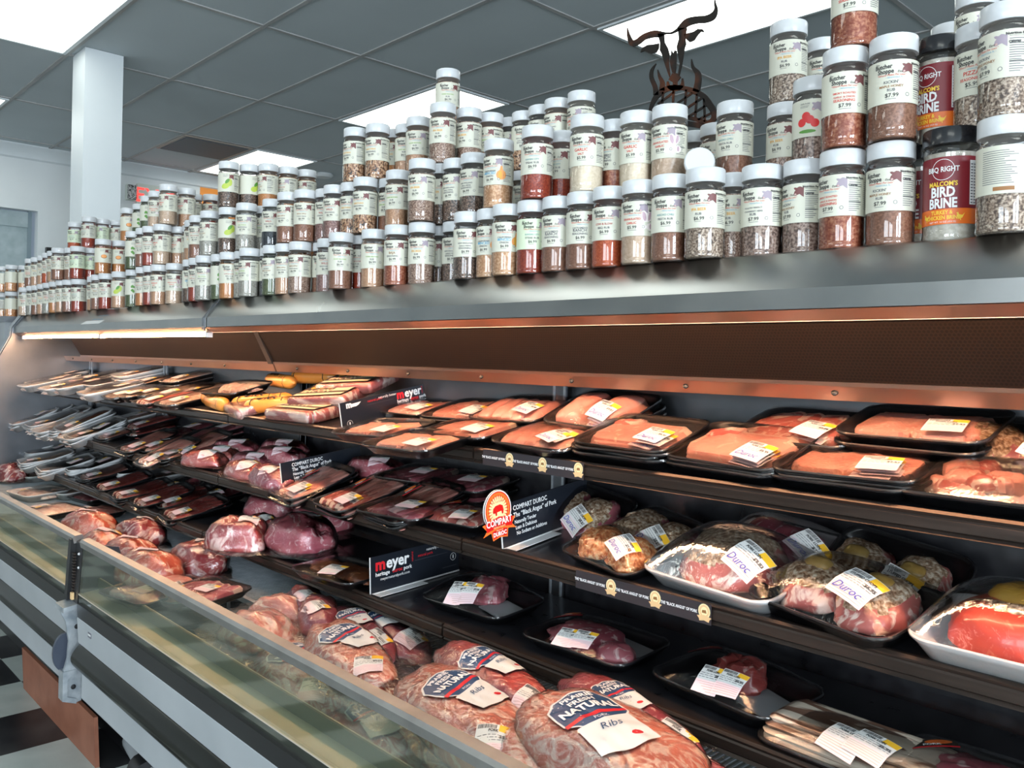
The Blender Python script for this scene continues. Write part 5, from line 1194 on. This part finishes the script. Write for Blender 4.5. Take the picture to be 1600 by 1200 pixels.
VB = [(320, 742, 'loin2', 1.27, 10, 'pink vacuum loin at the shelf edge, left end'), (385, 752, 'loin2', 1.26, -5, 'pink vacuum loin with orange band at the shelf edge'), (425, 762, 'loin1', 1.25, -8, 'vacuum loin with big sticker beside the small sign'), (340, 712, 'loin2', 1.33, 14, 'pink vacuum loin on top of the front left ones'), (400, 716, 'loin1', 1.33, 8, 'shiny purple vacuum loin in the middle of the pile'), (440, 700, 'loin1', 1.38, 12, 'purple vacuum loin with sticker nearest the small sign'), (370, 692, 'loin1', 1.42, 16, 'purple vacuum loin farther back in the pile'), (445, 688, 'loin1', 1.46, 6, 'dark vacuum loin at the back wall')]
for px, py, k, y, yaw, lb in VB: place(B_, px, py, k, yaw, lb, y=y)
LB = [(155, 668, 'palw2', 1.30, 2, 'white foam tray, lower layer of the slanted row, right end'), (118, 664, 'palw2', 1.30, 2, 'white foam tray, lower layer, second from right'), (85, 658, 'palw2', 1.30, 2, 'white foam tray, lower layer, third from right'), (148, 680, 'palw', 1.28, 1, 'white foam tray at the very shelf edge under the slanted row'), (100, 676, 'palw', 1.27, 1, 'white foam tray at the shelf edge, left of the bottom one'), (262, 690, 'rash', 1.36, 1, 'black tray of pink rashers between two larger ones'), (315, 690, 'rash', 1.36, 1, 'black tray of pink rashers behind the vacuum loins'),
 (292, 702, 'rash', 1.32, 2, 'front black tray of rashers right of two others, left part'), (232, 692, 'rash', 1.31, 1, 'black tray of rashers with big sticker, second from the foam trays'), (192, 672, 'rash', 1.36, 2, 'black tray of pink rashers nearest the white foam trays'), (140, 692, 'rash', 1.27, 0, 'flat tray of pink rashers at the edge beside the foam trays'), (265, 712, 'rash', 1.27, 0, 'lowest tray of pink rashers at the shelf edge'), (290, 668, 'purple', 1.45, 1, 'black tray of dark chops at the back, with sticker'), (340, 668, 'purple', 1.48, 2, 'black tray of dark chops in deep shade at the back'), (205, 650, 'palw', 1.47, 1, 'white foam tray in shade at the back'), (240, 655, 'dark', 1.46, 1, 'dark tray at the back left of the rashers'), (135, 652, 'darkw', 1.32, 3, 'topmost white foam tray, right end of the slanted row'), (105, 648, 'darkw', 1.36, 3, 'white foam tray, second in the slanted row'), (78, 644, 'darkw', 1.36, 3, 'white foam tray, third in the slanted row'), (52, 642, 'darkw', 1.36, 3, 'white foam tray, fourth in the slanted row'), (35, 640, 'darkw', 1.40, 2, 'leftmost white foam tray of the slanted row'), (55, 664, 'palw', 1.28, 1, 'low white foam tray at the shelf edge')]
for px, py, k, y, n, lb in LB: place(B_, px, py, k, 86+(px % 5), lb+', middle shelf', y=y, n=n, tilt=24 if y < 1.44 else 14)
# bottom shelf
place(C_, 1338, 1142, 'side', -2, 'long wrapped stack of grey streaky bacon at the right')
place(C_, 1150, 1065, 'steak2', -6, 'black tray with one small dark red cut, empty at right', y=1.30)
place(C_, 930, 985, 'shoulder', 2, 'black tray of sliced pork shoulder with flag label', y=1.30)
place(C_, 755, 938, 'steak', 4, 'black tray with a single round steak beside the meyer sign', y=1.31)
place(C_, 538, 882, 'brown', 6, 'black tray of brown smoked pieces left of the lower meyer sign')
place(C_, 1560, 1205, 'shoulder', 0, 'black tray of pork at the bottom right corner of the photo')
place(C_, 375, 812, 'butt', 30, 'rounded vacuum pork butt with tilted sticker, left of three')
place(C_, 408, 836, 'butt', -20, 'small pale-faced pork butt squeezed between two larger ones', y=1.25, scale=.8)
place(C_, 470, 836, 'butt2', 6, 'big purple vacuum pork butt with sticker, right of three', y=1.27)
place(C_, 432, 806, 'butt2', 10, 'vacuum pork butt at the back with sticker, behind the three', y=1.42)
place(C_, 505, 812, 'butt2', 0, 'dark vacuum pork butt in shade at the back', y=1.45)
LC = [(105, 748, 'palw', 1.25, 2, 'white foam tray at the front edge under the right pile'), (75, 735, 'palw2', 1.25, 2, 'bottom-shelf white foam tray at the front edge, middle pile'), (150, 722, 'palw', 1.34, 4, 'white foam tray on the right pile with orange sticker'), (100, 702, 'palw2', 1.42, 4, 'white foam tray at the back of the middle pile'), (250, 742, 'palw', 1.45, 1, 'white foam tray in blue shade behind the dark trays'), (225, 765, 'dark', 1.27, 2, 'black tray of dark red cuts between the first two'), (290, 782, 'dark', 1.33, 1, 'black tray of dark red cuts behind the front right one'),
 (305, 795, 'dark', 1.27, 1, 'front black tray of dark red cuts beside the pork butts'), (255, 775, 'dark', 1.28, 1, 'black tray of dark red chops, middle of three'), (195, 758, 'dark', 1.29, 1, 'black tray of dark red cuts nearest the foam trays'), (270, 758, 'dark2', 1.37, 1, 'black tray of dark red steak behind the middle one'), (335, 775, 'dark2', 1.42, 1, 'black tray of dark cuts in shade at the back'), (165, 738, 'rash', 1.31, 2, 'black tray of red marbled rashers on the foam trays'), (225, 735, 'palw', 1.46, 2, 'white foam trays in blue shade at the back'), (135, 712, 'palw', 1.40, 4, 'topmost white foam tray of the right pile'), (120, 730, 'palw', 1.30, 3, 'white foam tray at the front of the right pile'), (82, 712, 'palw', 1.36, 4, 'white foam tray on the middle pile'), (50, 690, 'palw', 1.40, 4, 'topmost white foam tray near the end panel'), (45, 712, 'palw', 1.28, 2, 'white foam tray at the edge near the end panel')]
for px, py, k, y, n, lb in LC: place(C_, px, py, k, 82+(px % 5), lb+', bottom shelf', y=y, n=n, tilt=18 if y < 1.44 else 10)
# the well
WL = [(18, 762, 'buttd', 1.15, 0, 'pale vacuum pack at the left end of the well', 1), (60, 775, 'palw2', 1.12, 8, 'white foam tray of long pale pieces behind the rail', 1), (85, 792, 'palb', 1.03, 8, 'black tray of pale strips just over the left glass rail', 1), (60, 758, 'palw', 1.28, 6, 'white foam tray at the back of the well, left', 1), (110, 775, 'palw', 1.25, 10, 'white foam tray behind the pale strips', 1), (150, 795, 'rash', 1.16, 8, 'black tray of rashers with sticker behind the pork butts', 1), (150, 778, 'purple', 1.30, 8, 'black tray at the back with tilted sticker', 1),
      (140, 832, 'buttb', 1.02, 10, 'bright marbled pork butt, first behind the left rail end', 1.1), (162, 848, 'buttb', .96, -20, 'bright pork butt with orange sticker above the glass joint', 1), (220, 832, 'buttd', 1.12, 0, 'pork butt with upright sticker, back row of the well', 1.05), (205, 862, 'buttb', .99, 5, 'shaded pork butt between the bright ones', 1), (235, 880, 'buttb', .96, 10, 'bright pork butt nearest the right glass rail', 1.08), (312, 872, 'buttd', 1.12, -10, 'dark pork butt on a white tray, alone on the wire deck', 1.1),
      (280, 906, 'fillets', .97, 8, 'black tray of pale pink cuts half behind the rail', 1.0), (325, 915, 'purple', .99, 10, 'dark tray edge beside the pale cuts', .9), (230, 930, 'purple', .90, 10, 'black tray seen through the glass below the rail', 1.0),
      (405, 962, 'loose', .97, 0, 'loose crumpled bag of meat behind the rail', 1.25), (440, 935, 'loose', 1.08, 30, 'crumpled open bag of meat beside the wire deck', 1.0),
      (480, 925, 'loin1', 1.15, -20, 'dark purple loin under the bottom shelf edge', .95), (500, 942, 'loin1', 1.11, -28, 'purple loin with sticker under the shelf edge', 1.0),
      (560, 968, 'ribp', 1.13, -14, 'purple rib pack with blue label in shade behind the front ribs', 1.0), (610, 968, 'ribp', 1.20, -12, 'purple rib pack farthest back under the shelf', 1.0),
      (548, 1000, 'rib2', 1.01, -16, 'long rib pack with crinkled blue label, left of the middle', 1.0), (470, 1030, 'rib', .92, -10, 'rib pack cut by the rail with Prairie label', 1.0), (400, 1050, 'ribn', .89, -8, 'rib pack behind the glass under the labelled one', 1.0),
      (600, 1120, 'rib3', .885, -10, 'rib pack seen through the glass with navy and red label', 1.0),
      (775, 1040, 'ribr', 1.08, -14, 'long narrow red rib pack with navy label under the shelf', 1.1), (730, 1085, 'rib', .97, -16, 'big rib pack with large Prairie label in the middle of the well', 1.05),
      (850, 1160, 'ribn', .92, -14, 'rib pack in the foreground without label', 1.0), (950, 1130, 'rib3', 1.0, -14, 'large rib pack at the lower right with navy Natural label', 1.15),
      (980, 1095, 'ribp', 1.12, -16, 'purple pork pack beside the air grille', 1.0), (1060, 1180, 'ribp', 1.06, -10, 'purple pack with blue label at the bottom edge', 1.1), (470, 1085, 'ribn', .885, -6, 'low rib pack in the glass reflection', 1.0)]
SH['W'] = (0, 0, 0, 0)
GRP['V'] = GRP['W']; SH['V'] = (0, 0, 0, 0)
for px, py, k, y, yaw, lb, sc in WL:
    lb = lb+('' if 'well' in lb else ', well'); far = px < 345
    if not far and y < .95: y = .95
    pz = at_y(px, py, y).z; nn = 1 if (pz-pack(k)[1].top*sc-(-.69 if far else DECK)) > .04 else 0
    place('V' if far else 'W', px, py, k, yaw, lb, y=y, scale=sc, n=nn, tilt=6 if k[:3] == 'rib' else 3)
m = B1()
x = -3.12
while x < -2.61: m.box(x, 1.03, -.680, x+.004, 1.40, -.676, 'wire_grey'); x += .011
m.box(-3.12, 1.02, -.686, -2.61, 1.035, -.676, 'wire_grey'); m.box(-3.12, 1.395, -.686, -2.61, 1.405, -.676, 'wire_grey'); m.obj('wire_rack', smooth=0)
m = B2()
x = -2.59
while x < -1.95: m.box(x, 1.10, -.680, x+.004, 1.40, -.676, 'wire_grey'); x += .011
m.box(-2.59, 1.09, -.690, -1.95, 1.105, -.676, 'wire_grey'); m.box(-2.59, 1.395, -.686, -1.95, 1.405, -.676, 'wire_grey')
for xx in (-2.58, -2.27, -1.96): m.box(xx, 1.10, -.765, xx+.008, 1.108, -.686, 'wire_grey'); m.box(xx, 1.39, -.765, xx+.008, 1.398, -.686, 'wire_grey')
m.obj('wire_rack', smooth=0)

# ------------------------------------------------------------------ shelf signs and price strips
def sign(name, x, y0, y1, sh, h, ops, label, badge=None, lean=0, foot=True, yaw=0):
    z0 = shelf_z(sh, y0)+.002; z1 = shelf_z(sh, y1)+.002; L = math.hypot(y1-y0, z1-z0); a = math.atan2(z1-z0, y1-y0)
    t = thing(name, label, 'sign'); M = Matrix.Translation((x, y0, z0)) @ Matrix.Rotation(yaw, 4, 'Z') @ Matrix.Rotation(a, 4, 'X'); t.matrix_world = M
    m = MB(); m.box(-.0012, 0, 0, .0012, L, h, 'sign_black'); m.box(-.0014, -.001, 0, .0014, .0005, h, 'sign_edge'); m.obj('board', t, smooth=0)
    mp = lambda u, v, o: Vector((.0013+o, u, v))          # lettering on the side facing right along the case
    design(ops(L, h), mp, step=.03).obj('printing', t, smooth=0)
    if foot: m = MB(); m.box(.0015, .0, 0, .028, L*.55, .0015, 'sign_edge'); m.box(.0013, 0, 0, .003, L, .0035, 'sign_edge'); m.obj('foot', t, smooth=0)
    return t
def meyer(L, h):
    o = [('t', 'm', L*.66, h*.66, .034, 'label_red', {'bold': .04, 'align': 'LEFT'}), ('t', 'eyer', L*.66+.0285, h*.66, .034, 'white_ink', {'bold': .03, 'align': 'LEFT'}),
         ('t', 'heritage', L*.66, h*.50, .0125, 'white_ink', {'bold': .02, 'align': 'LEFT'}), ('t', 'duroc', L*.66+.047, h*.50, .0125, 'label_red', {'bold': .02, 'align': 'LEFT'}), ('t', 'pork', L*.66+.080, h*.50, .0125, 'white_ink', {'bold': .02, 'align': 'LEFT'}), ('t', 'meyernaturalpork.com', L*.82, h*.34, .008, 'white_ink', {}),
         ('t', 'natural', L*.985, h*.80, .008, 'label_red', {'rot': R_(90)}),
         ('t', 'm', L*.10, h*.76, .024, 'knife_white', {'bold': .05}), ('p', [(L*.13, h*.76), (L*.13, h*.88), (L*.24, h*.90), (L*.21, h*.80), (L*.18, h*.76)], 'knife_white'),
         ('r', L*.30, h*.70, L*.62, h*.705, 'ink_grey'), ('t', 'natural pork', L*.40, h*.80, .010, 'label_red', {}), ('t', 'naturally better', L*.55, h*.84, .010, 'white_ink', {}),
         ('p', ell(L*.09, h*.16, .009, .009, 20), 'knife_white'), ('p', ell(L*.09, h*.16, .0082, .0082, 20), 'sign_black'), ('p', ell(L*.09, h*.16, .002, .005, 10), 'knife_white')]
    return o
def meyer2(L, h):
    return [('t', 'm', L*.05, h*.62, .040, 'label_red', {'bold': .04, 'align': 'LEFT'}), ('t', 'eyer', L*.05+.0335, h*.62, .040, 'white_ink', {'bold': .03, 'align': 'LEFT'}),
            ('t', 'heritage', L*.05, h*.46, .0135, 'white_ink', {'bold': .02, 'align': 'LEFT'}), ('t', 'duroc', L*.05+.052, h*.46, .0135, 'label_red', {'bold': .02, 'align': 'LEFT'}), ('t', 'pork', L*.05+.088, h*.46, .0135, 'white_ink', {'bold': .02, 'align': 'LEFT'}), ('t', 'meyernaturalpork.com', L*.26, h*.33, .010, 'white_ink', {}),
            ('t', 'natural', L*.46, h*.76, .009, 'label_red', {'rot': R_(90)}),
            ('t', 'natural pork', L*.60, h*.70, .010, 'label_red', {}), ('t', 'naturally better', L*.72, h*.82, .010, 'white_ink', {}), ('r', L*.48, h*.62, L*.86, h*.625, 'ink_grey'),
            ('p', ell(L*.93, h*.46, .010, .010, 20), 'knife_white'), ('p', ell(L*.93, h*.46, .009, .009, 20), 'sign_black'), ('p', ell(L*.93, h*.46, .002, .006, 10), 'knife_white'), ('r', L*.80, h*.20, L*.97, h*.21, 'ink_grey')]
def compart(L, h):
    k = {'align': 'LEFT', 'bold': .02, 'sx': .85}; x = L*.13
    return [('t', 'COMPART DUROC', x, h*.80, .0145, 'white_ink', k), ('t', 'The “Black Angus” of Pork', x, h*.64, .0145, 'white_ink', k),
            ('t', 'Naturally Tender', x+.002, h*.49, .0112, 'white_ink', k), ('t', 'Lean & Delicious', x+.004, h*.36, .0112, 'white_ink', k), ('t', 'No Sodium or Additives', x+.006, h*.23, .0112, 'white_ink', k)]
def badge_ops(s):
    c = s*.62; o = [('p', ell(0, c, s*.40, s*.44, 30)+[], 'white_ink'), ('p', ell(0, c, s*.375, s*.415, 30), 'badge_red'), ('p', ell(0, c, s*.35, s*.39, 30), 'badge_orange'), ('p', ell(0, c, s*.27, s*.31, 30), 'badge_cream')]
    for i in range(26):
        a = 2*PI*i/26
        o.append(('p', [(s*.18*math.cos(a), c+s*.20*math.sin(a)), (s*.30*math.cos(a-.05), c+s*.335*math.sin(a-.05)), (s*.30*math.cos(a+.05), c+s*.335*math.sin(a+.05))], 'badge_red'))
    o += [('p', ell(0, c, s*.19, s*.20, 24), 'badge_cream'),
          ('p', [(-.17*s, .60*s), (-.15*s, .68*s), (-.08*s, .73*s), (.06*s, .74*s), (.14*s, .70*s), (.16*s, .60*s), (.14*s, .52*s), (.10*s, .52*s), (.09*s, .59*s), (-.04*s, .58*s), (-.05*s, .51*s), (-.09*s, .51*s), (-.10*s, .58*s), (-.14*s, .56*s)], 'badge_red'),
          ('p', [(-.50*s, .38*s), (-.38*s, .24*s), (-.50*s, .12*s), (-.30*s, .16*s), (.30*s, .16*s), (.50*s, .12*s), (.38*s, .24*s), (.50*s, .38*s), (0, .46*s)], 'badge_orange'),
          ('p', [(-.42*s, .40*s), (-.38*s, .20*s), (0, .26*s), (.38*s, .20*s), (.42*s, .40*s), (0, .48*s)], 'badge_red'), ('p', [(-.26*s, .20*s), (-.22*s, -.02*s), (0, .02*s), (.22*s, -.02*s), (.26*s, .20*s), (0, .24*s)], 'badge_orange'), ('p', [(-.23*s, .18*s), (-.20*s, .01*s), (0, .05*s), (.20*s, .01*s), (.23*s, .18*s), (0, .22*s)], 'badge_red'),
          ('t', 'COMPART', 0, .30*s, .20*s, 'white_ink', {'bold': .03, 'sx': .82}), ('t', 'FAMILY FARMS', 0, .235*s, .055*s, 'badge_cream', {}), ('t', 'PREMIUM', 0, .165*s, .05*s, 'badge_cream', {}), ('t', 'DUROC', 0, .06*s, .125*s, 'white_ink', {'bold': .04, 'sx': .9}), ('t', 'ALL NATURAL', 0, .79*s, .055*s, 'ink_brown', {})]
    return o
t = sign('shelf_sign', -1.925, 1.255, 1.54, 'A', .072, meyer, 'black meyer sign standing on the top shelf between bacon and cutlets')
t = sign('shelf_sign', -1.672, 1.180, 1.47, 'C', .092, meyer2, 'black meyer sign on the bottom shelf left of the lone steak tray', yaw=R_(2))
t = sign('shelf_sign', -2.185, 1.225, 1.50, 'B', .085, compart, 'black pork sign half hidden behind loins on the middle shelf', foot=False)
t = sign('shelf_sign', -1.262, 1.225, 1.50, 'B', .095, compart, 'black Compart Duroc sign with red round badge on the middle shelf')
m = MB(); s = .095; out = ell(0, .62*s, .41*s, .45*s, 30)
Mb = Matrix.Translation((.002, -.010, .030))
v2, f2 = dense([(x*1.03, y) for x, y in ell(0, .62*s, .41*s, .45*s, 30)], 9)
for o_, nm in ((0, 'b'),):
    k = len(v2); m.add([Mb @ Vector((.0, a, b)) for a, b in v2]+[Mb @ Vector((.003, a, b)) for a, b in v2], f2+[tuple(k+i for i in f[::-1]) for f in f2], 'sign_black')
    q = [(x*1.03, y) for x, y in ell(0, .62*s, .41*s, .45*s, 30)]; k = len(q)
    m.add([Mb @ Vector((.0, a, b)) for a, b in q]+[Mb @ Vector((.003, a, b)) for a, b in q], [(i, (i+1) % k, k+(i+1) % k, k+i) for i in range(k)], 'sign_edge')
bd = m.obj('badge', t, smooth=0)
design(badge_ops(s), lambda u, v, o: Mb @ Vector((.0032+o, u, v)), step=.03).obj('emblem', bd, smooth=0)
def strip_sign(x0, x1, sh, n, label):
    y0, z0, s_, y1 = SH[sh]; zt = z0+.006; L = x1-x0; t = thing('price_strip', label, 'price strip', (x0, y0-.002, zt-.034))
    m = MB(); m.box(0, -.0012, -.001, L, 0, .033, 'strip_black'); m.obj('strip', t, smooth=0)
    ops = []
    for i in range(n):
        a = L*(i+.36)/n; ops.append(('t', 'THE “BLACK ANGUS” OF PORK', a, .0145, .0070, 'white_ink', {'bold': .03, 'sx': .74}))
        b = L*(i+.87)/n
        ops += [('p', ell(b, .020, .0115, .0125, 18), 'badge_cream'), ('p', ell(b, .020, .0095, .0105, 18), 'badge_tan'), ('p', ell(b, .020, .0065, .0075, 14), 'badge_cream'), ('p', [(b-.0045, .017), (b-.004, .0215), (b+.003, .0225), (b+.0045, .017)], 'ink_brown'), ('p', [(b-.014, .011), (b-.010, .007), (b-.009, .003), (b, .005), (b+.009, .003), (b+.010, .007), (b+.014, .011), (b, .014)], 'badge_tan')]
    design(ops, lambda u, v, o: Vector((u, -.0014-o, v)), step=.03).obj('printing', t, smooth=0)
a = at_y(756, 722, 1.25); b = at_y(913, 750, 1.25); strip_sign(a.x, b.x, 'A', 3, 'dark strip with three round badges on the top shelf edge')
a = at_y(901, 915, 1.22); b = at_y(1113, 950, 1.22); strip_sign(a.x, b.x, 'B', 3, 'brown strip with three round badges on the middle shelf edge')

# ------------------------------------------------------------------ lift everything from eye level to floor level
bpy.context.view_layer.update()
for o in list(COL.objects):
    if o.parent is None and o.type in ('MESH', 'EMPTY'): o.location.z += CAM_H
